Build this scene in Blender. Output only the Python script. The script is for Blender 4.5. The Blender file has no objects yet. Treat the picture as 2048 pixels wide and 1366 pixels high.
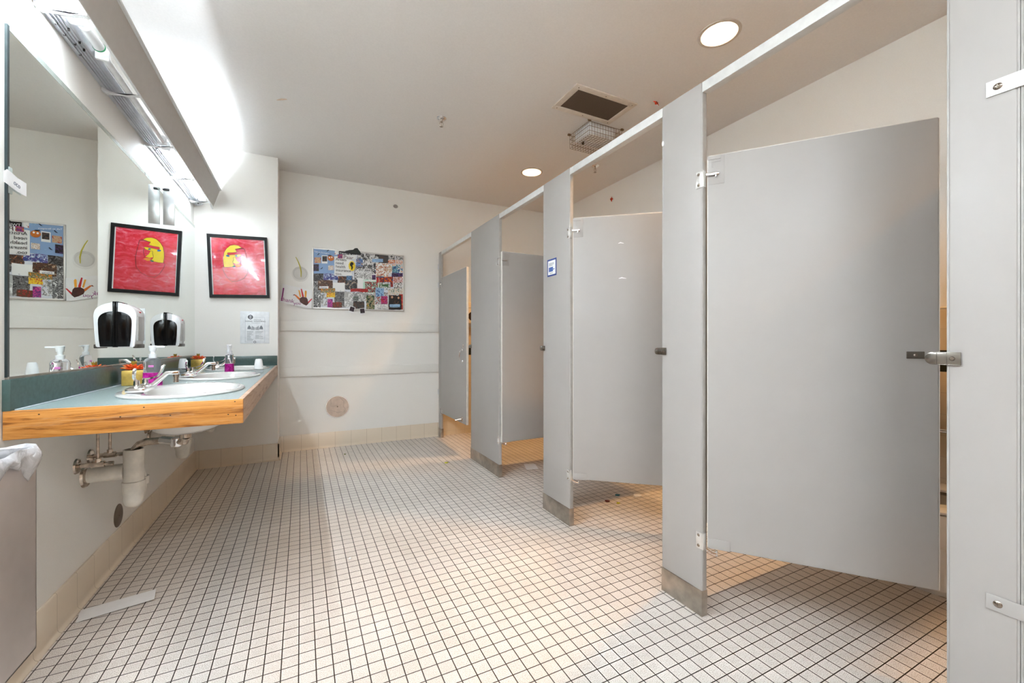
import bpy, bmesh, math, random
from mathutils import Matrix, Vector
PI = math.pi
random.seed(7)
S = bpy.context.scene
COL = S.collection

# ------------------------------------------------------------------ camera
cam_d = bpy.data.cameras.new('camera')
cam_d.sensor_width = 36.0
cam_d.lens = 837.0 / 2048.0 * 36.0
cam_d.shift_y = 1.0 / 2048.0
cam_d.clip_start = 0.02
cam = bpy.data.objects.new('camera', cam_d)
cam.location = (0, 0, 1.06)
cam.rotation_euler = (math.radians(90), 0, math.radians(-26.7))
COL.objects.link(cam)
S.camera = cam

# ------------------------------------------------------------------ world and exposure
w = bpy.data.worlds.new('world'); S.world = w; w.use_nodes = True
w.node_tree.nodes['Background'].inputs[0].default_value = (0.9, 0.93, 1.0, 1)
w.node_tree.nodes['Background'].inputs[1].default_value = 0.3
S.view_settings.view_transform = 'Standard'
S.view_settings.look = 'None'
S.view_settings.gamma = 1.0
S.view_settings.use_curve_mapping = False
S.view_settings.exposure = 2.32
TUBE = 52.0          # fluorescent tube emission
DOWN_W = 23.0        # each recessed downlight, watts
PANEL = 7.5         # added unseen ceiling panel, fill light from behind the camera
WARM = (1.0, 0.55, 0.19)
COOL = (0.83, 0.925, 1.0)

# ------------------------------------------------------------------ helpers
def lin(c):
    return tuple(((x / 255) / 12.92 if x / 255 <= 0.04045 else ((x / 255 + 0.055) / 1.055) ** 2.4) for x in c)

def nmat(name):
    m = bpy.data.materials.new(name); m.use_nodes = True
    nt = m.node_tree
    return m, nt, nt.nodes['Principled BSDF']

def setp(b, **k):
    for a, v in k.items():
        a = a.replace('_', ' ')
        if a in b.inputs:
            b.inputs[a].default_value = v

def coords(nt, kind='Object', scale=(1, 1, 1), loc=(0, 0, 0), rot=(0, 0, 0)):
    tc = nt.nodes.new('ShaderNodeTexCoord'); mp = nt.nodes.new('ShaderNodeMapping')
    nt.links.new(tc.outputs[kind], mp.inputs[0])
    mp.inputs['Scale'].default_value = scale; mp.inputs['Location'].default_value = loc
    mp.inputs['Rotation'].default_value = rot
    return mp.outputs[0]

def ramp(nt, fac, stops, interp='LINEAR'):
    r = nt.nodes.new('ShaderNodeValToRGB'); r.color_ramp.interpolation = interp
    e = r.color_ramp.elements
    while len(e) < len(stops): e.new(0.5)
    for i, (p, c) in enumerate(stops):
        e[i].position = p; e[i].color = (*lin(c), 1)
    nt.links.new(fac, r.inputs[0])
    return r.outputs[0]

def noise(nt, vec, scale=5, detail=3, rough=0.5, dist=0.0):
    n = nt.nodes.new('ShaderNodeTexNoise')
    n.inputs['Scale'].default_value = scale; n.inputs['Detail'].default_value = detail
    n.inputs['Roughness'].default_value = rough; n.inputs['Distortion'].default_value = dist
    nt.links.new(vec, n.inputs['Vector'])
    return n.outputs['Fac']

def bump(nt, b, h, strength=0.1, dist=0.001):
    n = nt.nodes.new('ShaderNodeBump'); n.inputs['Strength'].default_value = strength
    n.inputs['Distance'].default_value = dist
    nt.links.new(h, n.inputs['Height']); nt.links.new(n.outputs[0], b.inputs['Normal'])

def plain(name, c, rough=0.5, metal=0.0, var=0.03, nscale=30, bstr=0.0, trans=0.0, coat=0.0, emit=0.0, ior=1.45, sp=None):
    """a surface of one colour with faint procedural variation"""
    m, nt, b = nmat(name)
    setp(b, Roughness=rough, Metallic=metal, IOR=ior)
    setp(b, Transmission_Weight=trans, Coat_Weight=coat)
    if sp is not None: setp(b, Specular_IOR_Level=sp)
    v = coords(nt)
    f = noise(nt, v, nscale, 3)
    lo = tuple(max(0, x * (1 - var)) for x in c); hi = tuple(min(255, x * (1 + var)) for x in c)
    nt.links.new(ramp(nt, f, [(0.3, lo), (0.7, hi)]), b.inputs['Base Color'])
    if bstr: bump(nt, b, f, bstr)
    if emit:
        b.inputs['Emission Color'].default_value = (*lin(c), 1); b.inputs['Emission Strength'].default_value = emit
    return m

def brick_mat(name, c1, c2, mortar, bw, bh, ms, axes='XY', off=(0, 0), rough=0.35, spec_noise=0.0, bstr=0.3, smooth=0.1, speck=None):
    m, nt, b = nmat(name)
    tc = nt.nodes.new('ShaderNodeTexCoord'); sep = nt.nodes.new('ShaderNodeSeparateXYZ'); cmb = nt.nodes.new('ShaderNodeCombineXYZ')
    nt.links.new(tc.outputs['Object'], sep.inputs[0])
    for i, a in enumerate(axes):
        ad = nt.nodes.new('ShaderNodeMath'); ad.operation = 'ADD'; ad.inputs[1].default_value = off[i]
        nt.links.new(sep.outputs['XYZ'.index(a)], ad.inputs[0]); nt.links.new(ad.outputs[0], cmb.inputs[i])
    br = nt.nodes.new('ShaderNodeTexBrick'); br.offset = 0.0; br.squash = 1.0
    nt.links.new(cmb.outputs[0], br.inputs['Vector'])
    br.inputs['Scale'].default_value = 1.0
    br.inputs['Brick Width'].default_value = bw; br.inputs['Row Height'].default_value = bh
    br.inputs['Mortar Size'].default_value = ms; br.inputs['Mortar Smooth'].default_value = smooth
    br.inputs['Color1'].default_value = (*lin(c1), 1); br.inputs['Color2'].default_value = (*lin(c2), 1)
    br.inputs['Mortar'].default_value = (*lin(mortar), 1)
    out = br.outputs['Color']
    if speck:
        f = noise(nt, tc.outputs['Object'], speck[0], 2, 0.7)
        r = ramp(nt, f, [(0.36, speck[1]), (0.5, (255, 255, 255))])
        mx = nt.nodes.new('ShaderNodeMix'); mx.data_type = 'RGBA'; mx.blend_type = 'MULTIPLY'; mx.inputs[0].default_value = 1
        nt.links.new(out, mx.inputs[6]); nt.links.new(r, mx.inputs[7]); out = mx.outputs[2]
        f2 = noise(nt, tc.outputs['Object'], 1.7, 3, 0.6)
        r2 = ramp(nt, f2, [(0.3, (236, 234, 232)), (0.7, (255, 255, 255))])
        mx = nt.nodes.new('ShaderNodeMix'); mx.data_type = 'RGBA'; mx.blend_type = 'MULTIPLY'; mx.inputs[0].default_value = 1
        nt.links.new(out, mx.inputs[6]); nt.links.new(r2, mx.inputs[7]); out = mx.outputs[2]
    nt.links.new(out, b.inputs['Base Color'])
    setp(b, Roughness=rough)
    inv = nt.nodes.new('ShaderNodeMath'); inv.operation = 'SUBTRACT'; inv.inputs[0].default_value = 1
    nt.links.new(br.outputs['Fac'], inv.inputs[1])
    bump(nt, b, inv.outputs[0], bstr, 0.0015)
    return m

def wood_mat(name, cols, axis='X', rough=0.42):
    m, nt, b = nmat(name)
    sc = {'X': (1.0, 10, 13), 'Y': (10, 1.0, 13)}[axis]
    n1 = noise(nt, coords(nt, scale=sc), 2.2, 6, 0.65, 1.6)
    n2 = noise(nt, coords(nt, scale=tuple(q * (9 if q > 5 else 6) for q in sc)), 2.0, 5, 0.75)
    ad = nt.nodes.new('ShaderNodeMath'); ad.operation = 'MULTIPLY_ADD'
    ad.inputs[1].default_value = 0.42; nt.links.new(n2, ad.inputs[0]); nt.links.new(n1, ad.inputs[2])
    sb = nt.nodes.new('ShaderNodeMath'); sb.operation = 'SUBTRACT'; sb.inputs[1].default_value = 0.21; nt.links.new(ad.outputs[0], sb.inputs[0])
    base = ramp(nt, sb.outputs[0], [(0.34, cols[0]), (0.44, cols[1]), (0.60, cols[2])])
    # pale worn streaks
    w1 = noise(nt, coords(nt, scale=tuple(q * 0.6 for q in sc), loc=(3.1, 0, 0.4)), 2.6, 6, 0.8, 2.0)
    msk = ramp(nt, w1, [(0.57, (0, 0, 0)), (0.64, (170, 170, 170))])
    mx = nt.nodes.new('ShaderNodeMix'); mx.data_type = 'RGBA'; nt.links.new(msk, mx.inputs[0]); nt.links.new(base, mx.inputs[6]); mx.inputs[7].default_value = (*lin(cols[3]), 1)
    nt.links.new(mx.outputs[2], b.inputs['Base Color'])
    setp(b, Roughness=rough); bump(nt, b, n2, 0.15)
    return m

def photo_mat(name, cols, scale=40, dist=0.8, interp='CONSTANT', rough=0.45):
    """printed picture: blotches of a few colours"""
    m, nt, b = nmat(name)
    v = coords(nt, loc=(random.uniform(0, 9), 0, random.uniform(0, 9)))
    f = noise(nt, v, scale, 9, 0.72, dist)
    n = len(cols)
    st = [(0.38 + 0.25 * i / max(1, n - 1) if i else 0.0, cols[i]) for i in range(n)]
    nt.links.new(ramp(nt, f, st, interp), b.inputs['Base Color'])
    setp(b, Roughness=rough)
    return m

ORIG = {}
class B:
    """collects shapes into one mesh"""
    def __init__(s): s.bm = bmesh.new(); s.smooth = False
    def _new(s, fn):
        return fn
    def box(s, x0, x1, y0, y1, z0, z1, bev=0.0, seg=2, M=None):
        t = bmesh.new()
        bmesh.ops.create_cube(t, size=1.0)
        for v in t.verts:
            v.co = Vector(((x0 + x1) / 2 + v.co.x * (x1 - x0), (y0 + y1) / 2 + v.co.y * (y1 - y0), (z0 + z1) / 2 + v.co.z * (z1 - z0)))
        if bev > 0:
            bmesh.ops.bevel(t, geom=t.edges[:], offset=bev, segments=seg, profile=0.5, affect='EDGES')
        return s._merge(t, M)
    def _merge(s, t, M=None):
        if M is not None: t.transform(M)
        me = bpy.data.meshes.new('tmp'); t.to_mesh(me); t.free()
        s.bm.from_mesh(me); bpy.data.meshes.remove(me)
        return s
    def cyl(s, p0, p1, r, r2=None, n=24, cap=True, M=None):
        return s.tube([p0, p1], [r, r if r2 is None else r2], n, cap, M)
    def tube(s, pts, r, n=12, cap=True, M=None):
        pts = [Vector(p) for p in pts]; k = len(pts)
        rs = r if isinstance(r, (list, tuple)) else [r] * k
        t = bmesh.new(); rings = []
        up = None
        for i, p in enumerate(pts):
            d = (pts[min(i + 1, k - 1)] - pts[max(i - 1, 0)]).normalized()
            if up is None:
                up = Vector((0, 0, 1)) if abs(d.z) < 0.9 else Vector((1, 0, 0))
            a = d.cross(up)
            if a.length < 1e-5: a = d.orthogonal()
            a.normalize(); c = a.cross(d).normalized(); up = c
            rings.append([t.verts.new(p + (a * math.cos(2 * PI * j / n) + c * math.sin(2 * PI * j / n)) * rs[i]) for j in range(n)])
        for i in range(k - 1):
            for j in range(n):
                t.faces.new([rings[i][j], rings[i][(j + 1) % n], rings[i + 1][(j + 1) % n], rings[i + 1][j]])
        if cap:
            t.faces.new(rings[0][::-1]); t.faces.new(rings[-1])
        bmesh.ops.recalc_face_normals(t, faces=t.faces[:])
        return s._merge(t, M)
    def lathe(s, prof, n=32, sx=1.0, sy=1.0, c=(0, 0, 0), M=None, close=False):
        """prof: (r, z) pairs round the z axis; the radius scaled by sx, sy"""
        t = bmesh.new(); rings = []
        for r, z in prof:
            if r < 1e-6: rings.append([t.verts.new((c[0], c[1], c[2] + z))])
            else: rings.append([t.verts.new((c[0] + r * sx * math.cos(2 * PI * j / n), c[1] + r * sy * math.sin(2 * PI * j / n), c[2] + z)) for j in range(n)])
        for a, b in zip(rings, rings[1:] + ([rings[0]] if close else [])):
            for j in range(n):
                q = [a[j % len(a)], a[(j + 1) % len(a)], b[(j + 1) % len(b)], b[j % len(b)]]
                u = []
                for v in q:
                    if v not in u: u.append(v)
                if len(u) > 2:
                    try: t.faces.new(u)
                    except ValueError: pass
        bmesh.ops.recalc_face_normals(t, faces=t.faces[:])
        return s._merge(t, M)
    def prism(s, pts, a0, a1, axis='Y', M=None, bev=0.0):
        """polygon pts in the plane square to axis, pushed from a0 to a1"""
        def mk(p, a):
            return {'Y': (p[0], a, p[1]), 'X': (a, p[0], p[1]), 'Z': (p[0], p[1], a)}[axis]
        t = bmesh.new()
        lo = [t.verts.new(mk(p, a0)) for p in pts]; hi = [t.verts.new(mk(p, a1)) for p in pts]
        t.faces.new(lo); t.faces.new(hi[::-1])
        for i in range(len(pts)):
            j = (i + 1) % len(pts)
            t.faces.new([lo[j], lo[i], hi[i], hi[j]])
        bmesh.ops.recalc_face_normals(t, faces=t.faces[:])
        if bev: bmesh.ops.bevel(t, geom=t.edges[:], offset=bev, segments=2, profile=0.5, affect='EDGES')
        return s._merge(t, M)
    def sweep(s, pts, wv, w_, th, M=None):
        """flat strip: width w_ along vector wv, thickness th, along pts"""
        t = bmesh.new(); pts = [Vector(p) for p in pts]; wv = Vector(wv).normalized(); rings = []
        k = len(pts)
        ws = w_ if isinstance(w_, (list, tuple)) else [w_] * k
        for i, p in enumerate(pts):
            d = (pts[min(i + 1, k - 1)] - pts[max(i - 1, 0)]).normalized()
            nrm = d.cross(wv).normalized()
            rings.append([t.verts.new(p + wv * a * ws[i] / 2 + nrm * b * th / 2) for a, b in ((-1, -1), (1, -1), (1, 1), (-1, 1))])
        for i in range(k - 1):
            for j in range(4):
                t.faces.new([rings[i][j], rings[i][(j + 1) % 4], rings[i + 1][(j + 1) % 4], rings[i + 1][j]])
        t.faces.new(rings[0][::-1]); t.faces.new(rings[-1])
        bmesh.ops.recalc_face_normals(t, faces=t.faces[:])
        return s._merge(t, M)
    def sheet_hole(s, x0, x1, y0, y1, z0, z1, cx, cy, ax, ay, n=48):
        """slab x0..x1, y0..y1 with an elliptical hole through it"""
        t = bmesh.new(); R = []
        for j in range(n):
            a = 2 * PI * j / n; ca, sa = math.cos(a), math.sin(a)
            e = (cx + ax * ca, cy + ay * sa)
            k = min(((x1 - cx) if ca > 0 else (cx - x0)) / abs(ca) if abs(ca) > 1e-9 else 1e9, ((y1 - cy) if sa > 0 else (cy - y0)) / abs(sa) if abs(sa) > 1e-9 else 1e9)
            R.append((e, (cx + ca * k, cy + sa * k), a))
        # make the corners exact
        cor = [(x1, y1), (x0, y1), (x0, y0), (x1, y0)]
        for q in cor:
            a = math.atan2(q[1] - cy, q[0] - cx) % (2 * PI)
            j = min(range(n), key=lambda i: abs((R[i][2] - a + PI) % (2 * PI) - PI))
            R[j] = (R[j][0], q, R[j][2])
        vi = {}
        for z in (z0, z1):
            vi[z] = [(t.verts.new((*r[0], z)), t.verts.new((*r[1], z))) for r in R]
        for j in range(n):
            i = (j + 1) % n
            a, b = vi[z1], vi[z0]
            t.faces.new([a[j][0], a[j][1], a[i][1], a[i][0]])
            t.faces.new([b[j][1], b[j][0], b[i][0], b[i][1]])
            t.faces.new([a[j][0], a[i][0], b[i][0], b[j][0]])
            t.faces.new([a[j][1], b[j][1], b[i][1], a[i][1]])
        bmesh.ops.recalc_face_normals(t, faces=t.faces[:])
        return s._merge(t)
    def ball(s, c, rx, ry, rz, n=16, M=None):
        t = bmesh.new(); bmesh.ops.create_uvsphere(t, u_segments=n, v_segments=max(6, n // 2), radius=1.0)
        for v in t.verts: v.co = Vector((c[0] + v.co.x * rx, c[1] + v.co.y * ry, c[2] + v.co.z * rz))
        return s._merge(t, M)
    def quad(s, pts):
        vs = [s.bm.verts.new(p) for p in pts]; s.bm.faces.new(vs); return s

def tag(o, label=None, cat=None, group=None, kind=None):
    if label: o['label'] = label
    if cat: o['category'] = cat
    if group: o['group'] = group
    if kind: o['kind'] = kind
    return o

def obj(name, b, m, parent=None, smooth=True, local=False):
    """links the collected shapes as one mesh; given in world coordinates unless local"""
    me = bpy.data.meshes.new(name)
    b.bm.to_mesh(me); b.bm.free()
    if m: me.materials.append(m)
    o = bpy.data.objects.new(name, me); COL.objects.link(o)
    root = parent
    if parent is not None:
        o.parent = parent
        Mx = ORIG.get(parent.name, Matrix())
        if not local: me.transform(Mx.inverted())
        ORIG[o.name] = Mx
    if smooth:
        me.polygons.foreach_set('use_smooth', [True] * len(me.polygons))
        try: me.set_sharp_from_angle(angle=math.radians(35))
        except Exception: pass
    return o

def thing(name, label, cat, loc=(0, 0, 0), rz=0.0, group=None):
    o = bpy.data.objects.new(name, None); COL.objects.link(o)
    o.empty_display_size = 0.05
    o.location = loc; o.rotation_euler = (0, 0, rz)
    ORIG[o.name] = Matrix.Translation(loc) @ Matrix.Rotation(rz, 4, 'Z')
    return tag(o, label, cat, group)

def single(name, b, m, label, cat, group=None, origin=None, **k):
    o = obj(name, b, m, **k)
    vs = [v.co for v in o.data.vertices]
    c = origin or (sum(v.x for v in vs) / len(vs), sum(v.y for v in vs) / len(vs), min(v.z for v in vs))
    o.data.transform(Matrix.Translation(-Vector(c))); o.location = c
    ORIG[o.name] = Matrix.Translation(c)
    return tag(o, label, cat, group)

def struct(name, b, m, parent=None, **k):
    o = obj(name, b, m, parent, **k)
    o['kind'] = 'structure'
    return o

def text(name, body, m, parent, M, size, ext=0.0004, align='LEFT', sx=1.0):
    """lettering as a mesh; M places its plane (x reading direction, y up)"""
    cu = bpy.data.curves.new(name, 'FONT'); cu.body = body; cu.size = size; cu.extrude = ext; cu.align_x = align
    cu.resolution_u = 3
    t = bpy.data.objects.new('tmp', cu); COL.objects.link(t)
    dg = bpy.context.evaluated_depsgraph_get()
    me = bpy.data.meshes.new_from_object(t.evaluated_get(dg))
    bpy.data.objects.remove(t)
    me.transform(Matrix.Diagonal((sx, 1, 1, 1)))
    me.transform(M)
    if parent is not None: me.transform(ORIG[parent.name].inverted())
    me.name = name; me.materials.clear(); me.materials.append(m)
    o = bpy.data.objects.new(name, me); COL.objects.link(o); o.parent = parent
    ORIG[o.name] = ORIG.get(parent.name, Matrix()) if parent is not None else Matrix()
    return o

def kids(o): return [c for c in list(COL.objects) if c.parent == o]
def copy_tree(o, parent=None):
    c = o.copy(); COL.objects.link(c)
    if parent is not None: c.parent = parent
    for ch in kids(o): copy_tree(ch, c)
    return c
def dup(root, loc, label, rz=None):
    c = copy_tree(root); c.location = loc
    if rz is not None: c.rotation_euler = (0, 0, rz)
    c['label'] = label
    return c

# facing -y: x to the right, z up
def MY(x, y, z, rot=0.0):
    return Matrix.Translation((x, y, z)) @ Matrix.Rotation(PI / 2, 4, 'X') @ Matrix.Rotation(rot, 4, 'Z')
# facing +x (on the left wall): reading direction +y
def MXp(x, y, z, rot=0.0):
    return Matrix.Translation((x, y, z)) @ Matrix.Rotation(PI / 2, 4, 'Z') @ Matrix.Rotation(PI / 2, 4, 'X') @ Matrix.Rotation(rot, 4, 'Z')
# facing -x (on the stall fronts): reading direction -y
def MXm(x, y, z, rot=0.0):
    return Matrix.Translation((x, y, z)) @ Matrix.Rotation(-PI / 2, 4, 'Z') @ Matrix.Rotation(PI / 2, 4, 'X') @ Matrix.Rotation(rot, 4, 'Z')

# ------------------------------------------------------------------ dimensions
XL, XR, YR, YF, YB, H = -0.80, 2.91, 4.30, 4.60, -1.30, 2.712
XN = -0.19                      # outer edge of the return wall
XS = 1.378                      # stall front plane
YN = 1.80                       # near end of the vanity
ZC = 0.852                      # worktop

# ------------------------------------------------------------------ materials
paint = plain('wall_paint', (240, 238, 233), 0.55, var=0.008, nscale=220, bstr=0.05)
ceilp = plain('ceiling_paint', (236, 233, 230), 0.7, var=0.01, nscale=120, bstr=0.05)
floor_m = brick_mat('floor_tile', (238, 232, 226), (231, 225, 219), (48, 38, 30), 0.0508, 0.0508, 0.0018, 'XY',
                    (0.7195 + 0.0508 * 40, -1.849 + 0.0508 * 80), 0.42, bstr=0.35, speck=(420, (196, 182, 168)))
base_x = brick_mat('base_tile_x', (228, 214, 194), (225, 211, 191), (176, 158, 134), 0.1525, 1.0, 0.0010, 'XZ', (0.154 + 0.1525 * 20, 0.5), 0.28, bstr=0.4)
base_y = brick_mat('base_tile_y', (228, 214, 194), (225, 211, 191), (176, 158, 134), 0.1525, 1.0, 0.0010, 'YZ', (-1.94 + 0.1525 * 40, 0.5), 0.28, bstr=0.4)
tile_x = brick_mat('wall_tile_x', (226, 208, 178), (222, 204, 174), (205, 188, 160), 0.108, 0.108, 0.0014, 'XZ', (5, 0.061 + 0.108 * 3), 0.22)
tile_y = brick_mat('wall_tile_y', (226, 208, 178), (222, 204, 174), (205, 188, 160), 0.108, 0.108, 0.0014, 'YZ', (5, 0.061 + 0.108 * 3), 0.22)
accent = plain('accent_tile', (44, 46, 36), 0.25)
part_m = plain('partition_enamel', (168, 164, 160), 0.42, var=0.006, nscale=9)
partd_m = plain('partition_edge', (170, 167, 163), 0.35)
steel = plain('brushed_steel', (176, 168, 158), 0.34, 1.0, var=0.12, nscale=14)
steel_bin = plain('bin_steel', (196, 188, 184), 0.45, 0.6, var=0.06, nscale=5)
chrome = plain('chrome', (225, 225, 226), 0.07, 1.0, var=0.01)
chrome_d = plain('tarnished_chrome', (196, 184, 172), 0.18, 1.0, var=0.16, nscale=45)
screw_m = plain('screw_steel', (150, 140, 130), 0.2, 1.0)
white_gloss = plain('white_plastic', (238, 240, 242), 0.18, var=0.006)
white_matt = plain('white_enamel', (226, 227, 228), 0.4, var=0.01)
porcelain = plain('porcelain', (226, 225, 222), 0.08, coat=0.5, var=0.004)
pvc = plain('white_pvc', (226, 221, 211), 0.35, var=0.05, nscale=25)
black_gloss = plain('black_plastic', (6, 6, 8), 0.12, sp=0.25)
black_matt = plain('black_matt', (22, 22, 24), 0.5)
dark_gap = plain('dark_rubber', (40, 38, 34), 0.6)
lam_top = plain('worktop_laminate', (158, 174, 174), 0.22, var=0.03, nscale=160)
lam_dark = plain('backsplash_laminate', (70, 92, 89), 0.26, var=0.04, nscale=60)
oak = wood_mat('oak_trim', [(128, 74, 24), (196, 128, 54), (218, 156, 82), (192, 162, 136)], 'X')
oak_y = wood_mat('weathered_oak', [(142, 112, 88), (176, 146, 122), (190, 162, 140), (204, 180, 160)], 'Y', 0.5)
glass_m = plain('clear_glass', (250, 250, 250), 0.02, trans=1.0, var=0, ior=1.45)
mirror_m = plain('mirror_silver', (236, 240, 236), 0.003, 1.0, var=0.0)
mirror_edge = plain('mirror_edge', (52, 62, 64), 0.2, 0.3)
gm = None
gm, nt, b_ = nmat('picture_glass'); nt.nodes.remove(b_)
tr = nt.nodes.new('ShaderNodeBsdfTransparent'); gl = nt.nodes.new('ShaderNodeBsdfGlossy'); mx = nt.nodes.new('ShaderNodeMixShader'); fr = nt.nodes.new('ShaderNodeFresnel')
gl.inputs['Roughness'].default_value = 0.02; fr.inputs[0].default_value = 1.3
nt.links.new(fr.outputs[0], mx.inputs[0]); nt.links.new(tr.outputs[0], mx.inputs[1]); nt.links.new(gl.outputs[0], mx.inputs[2]); nt.links.new(mx.outputs[0], nt.nodes['Material Output'].inputs[0])
vm_, nt, b_ = nmat('thin_clear_glass'); setp(b_, Roughness=0.05); b_.inputs['Base Color'].default_value = (0.86, 0.85, 0.82, 1)
tr = nt.nodes.new('ShaderNodeBsdfTransparent'); mx = nt.nodes.new('ShaderNodeMixShader'); mx.inputs[0].default_value = 0.10
nt.links.new(tr.outputs[0], mx.inputs[1]); nt.links.new(b_.outputs[0], mx.inputs[2]); nt.links.new(mx.outputs[0], nt.nodes['Material Output'].inputs[0])
paper = plain('paper', (240, 240, 240), 0.6, var=0.01)

# ------------------------------------------------------------------ room shell
b = B(); b.box(XL - 0.1, XR + 0.1, YB - 0.1, YF + 0.1, -0.1, 0.0)
struct('floor', b, floor_m)
# ceiling with round holes for the downlights
DL = [(2.0, -0.54), (2.0, 1.505), (2.0, 3.55)]
b = B()
ys = [YB - 0.1, 0.5, 2.5, YF + 0.1]
for (x, y), y0, y1 in zip(DL, ys, ys[1:]):
    b.sheet_hole(1.7, 2.3, y0, y1, H, H + 0.02, x, y, 0.092, 0.092)
b.box(XL - 0.1, 1.7, YB - 0.1, YF + 0.1, H, H + 0.02)
b.box(2.3, XR + 0.1, YB - 0.1, YF + 0.1, H, H + 0.02)
struct('ceiling', b, ceilp, smooth=False)
b = B(); b.box(XL - 0.1, XL, YB - 0.1, YR + 0.1, 0, H); struct('wall_left', b, paint)
b = B(); b.box(XL, XN, YR, YF + 0.1, 0, H, 0.0); struct('wall_return', b, paint)
b = B(); b.box(XN, XR, YF, YF + 0.1, 0, H); struct('wall_far', b, paint)
b = B(); b.box(XR, XR + 0.1, YB - 0.1, YF + 0.1, 0, H); struct('wall_right', b, paint)
b = B(); b.box(XL, XR, YB - 0.1, YB, 0, H); struct('wall_near', b, paint)
# wall tiles inside the stalls
b = B(); b.box(XR - 0.008, XR, YB, YF, 0, 0.910).box(XR - 0.008, XR, YB, YF, 1.018, 1.228); struct('trim_1', b, tile_y)
b = B(); b.box(1.42, XR - 0.008, YF - 0.008, YF, 0, 0.910).box(1.42, XR - 0.008, YF - 0.008, YF, 1.018, 1.228); struct('trim_2', b, tile_x)
b = B(); b.box(XR - 0.009, XR, YB, YF, 0.910, 1.018); b.box(1.42, XR - 0.009, YF - 0.009, YF, 0.910, 1.018); struct('trim_3', b, accent)
b = B(); b.box(XR - 0.010, XR, YB, YF, 1.228, 1.238, 0.003); b.box(1.42, XR - 0.01, YF - 0.010, YF, 1.228, 1.238, 0.003); struct('trim_4', b, plain('tile_cap', (236, 222, 196), 0.25))
# cove base tiles
prof = [(0, 0), (0.022, 0), (0.022, 0.004), (0.015, 0.008), (0.011, 0.016), (0.010, 0.03), (0.010, 0.146), (0.006, 0.152), (0, 0.152)]
b = B(); b.prism([(XL + p[0], p[1]) for p in prof], YB, YR, 'Y'); struct('baseboard_left', b, base_y)
b = B(); b.prism([(YR - p[0], p[1]) for p in prof], XL, XN + 0.010, 'X'); struct('baseboard_return', b, base_x)
b = B(); b.prism([(XN + p[0], p[1]) for p in prof], YR - 0.01, YF, 'Y'); struct('baseboard_corner', b, base_y)
b = B(); b.prism([(YF - p[0], p[1]) for p in prof], XN, XS + 0.03, 'X'); struct('baseboard_far', b, base_x)
# two flat rails on the far wall
b = B(); b.box(XN + 0.006, XS, YF - 0.020, YF, 1.168, 1.262, 0.002); struct('trim_5', b, paint)
b = B(); b.box(XN + 0.006, XS, YF - 0.020, YF, 0.722, 0.815, 0.002); struct('trim_6', b, paint)
# door in the wall behind the camera
t = B(); t.box(-0.35, 0.55, YB, YB + 0.035, 0, 2.05, 0.003); struct('door_1', t, wood_mat('door_oak', [(130, 84, 44), (160, 108, 60), (176, 124, 72), (186, 136, 84)], 'X'))
t = B()
for a in ((-0.43, -0.35, 0, 2.13), (0.55, 0.63, 0, 2.13), (-0.35, 0.55, 2.05, 2.13)):
    t.box(a[0], a[1], YB, YB + 0.045, a[2], a[3], 0.004)
struct('trim_7', t, partd_m)

# ------------------------------------------------------------------ lights
def emis(name, c, s):
    m, nt, b_ = nmat(name)
    b_.inputs['Base Color'].default_value = (*c, 1)
    b_.inputs['Emission Color'].default_value = (*c, 1); b_.inputs['Emission Strength'].default_value = s
    setp(b_, Roughness=0.4)
    return m
tube_lit = emis('lit_tube', COOL, TUBE)
tube_dim = emis('added_unseen_tube', COOL, TUBE * 0.3)  # extra tube added out of view, weakened to balance the near light
tube_far = emis('far_lit_tube', COOL, TUBE * 0.27)
tube_off = plain('unlit_tube', (236, 238, 240), 0.15)
reflector = plain('lamp_reflector', (250, 240, 226), 0.25, 0.3, var=0.01)
lens_m = emis('warm_lens', (1.0, 0.86, 0.70), 3.0)
ring_m = plain('trim_ring', (206, 198, 188), 0.5)

def downlight(x, y, label):
    t = thing('recessed_downlight', label, 'light', (x, y, H), 0, 'recessed ceiling downlights over the stalls')
    r = B(); r.lathe([(0.090, -0.004), (0.106, -0.004), (0.108, -0.001), (0.106, 0.0), (0.090, 0.0)], 48, close=True)
    obj('trim_ring', r, ring_m, t, local=True)
    r = B(); r.lathe([(0.090, -0.002), (0.088, 0.03), (0.080, 0.07), (0.066, 0.10)], 48)
    obj('reflector', r, reflector, t, local=True)
    r = B(); r.lathe([(0.0, 0.092), (0.04, 0.093), (0.066, 0.10), (0.0, 0.104)], 32)
    obj('lamp_lens', r, lens_m, t, local=True)
    l = bpy.data.lights.new('downlight_lamp', 'SPOT'); l.energy = DOWN_W; l.color = WARM; l.shadow_soft_size = 0.05
    l.spot_size = math.radians(104); l.spot_blend = 0.6
    lo = bpy.data.objects.new('downlight_lamp', l); COL.objects.link(lo); lo.parent = t; lo.location = (0, 0, 0.07)
    return t
downlight(*DL[1], 'larger-looking round recessed downlight, above the nearest stalls')
downlight(*DL[2], 'round recessed downlight above the far stalls, past the vent')
downlight(*DL[0], 'added round recessed downlight behind the camera, out of view, for extra light')  # third downlight, added out of view to lift the light level

# unseen ceiling panel added behind the camera to brighten the room
t = thing('added_ceiling_panel', 'added white fluorescent ceiling panel behind the camera, unseen, for fill light', 'light', (-0.1, -0.95, H))
r = B()
for a in ((-0.63, 0.63, -0.17, -0.15), (-0.63, 0.63, 0.15, 0.17), (-0.63, -0.61, -0.15, 0.15), (0.61, 0.63, -0.15, 0.15)):
    r.box(a[0], a[1], a[2], a[3], -0.06, 0.0, 0.003)
obj('housing', r, white_matt, t, local=True)
r = B(); r.box(-0.61, 0.61, -0.15, 0.15, -0.052, -0.046); obj('lens', r, emis('fill_panel_lens', COOL, PANEL), t, local=True)

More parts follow.
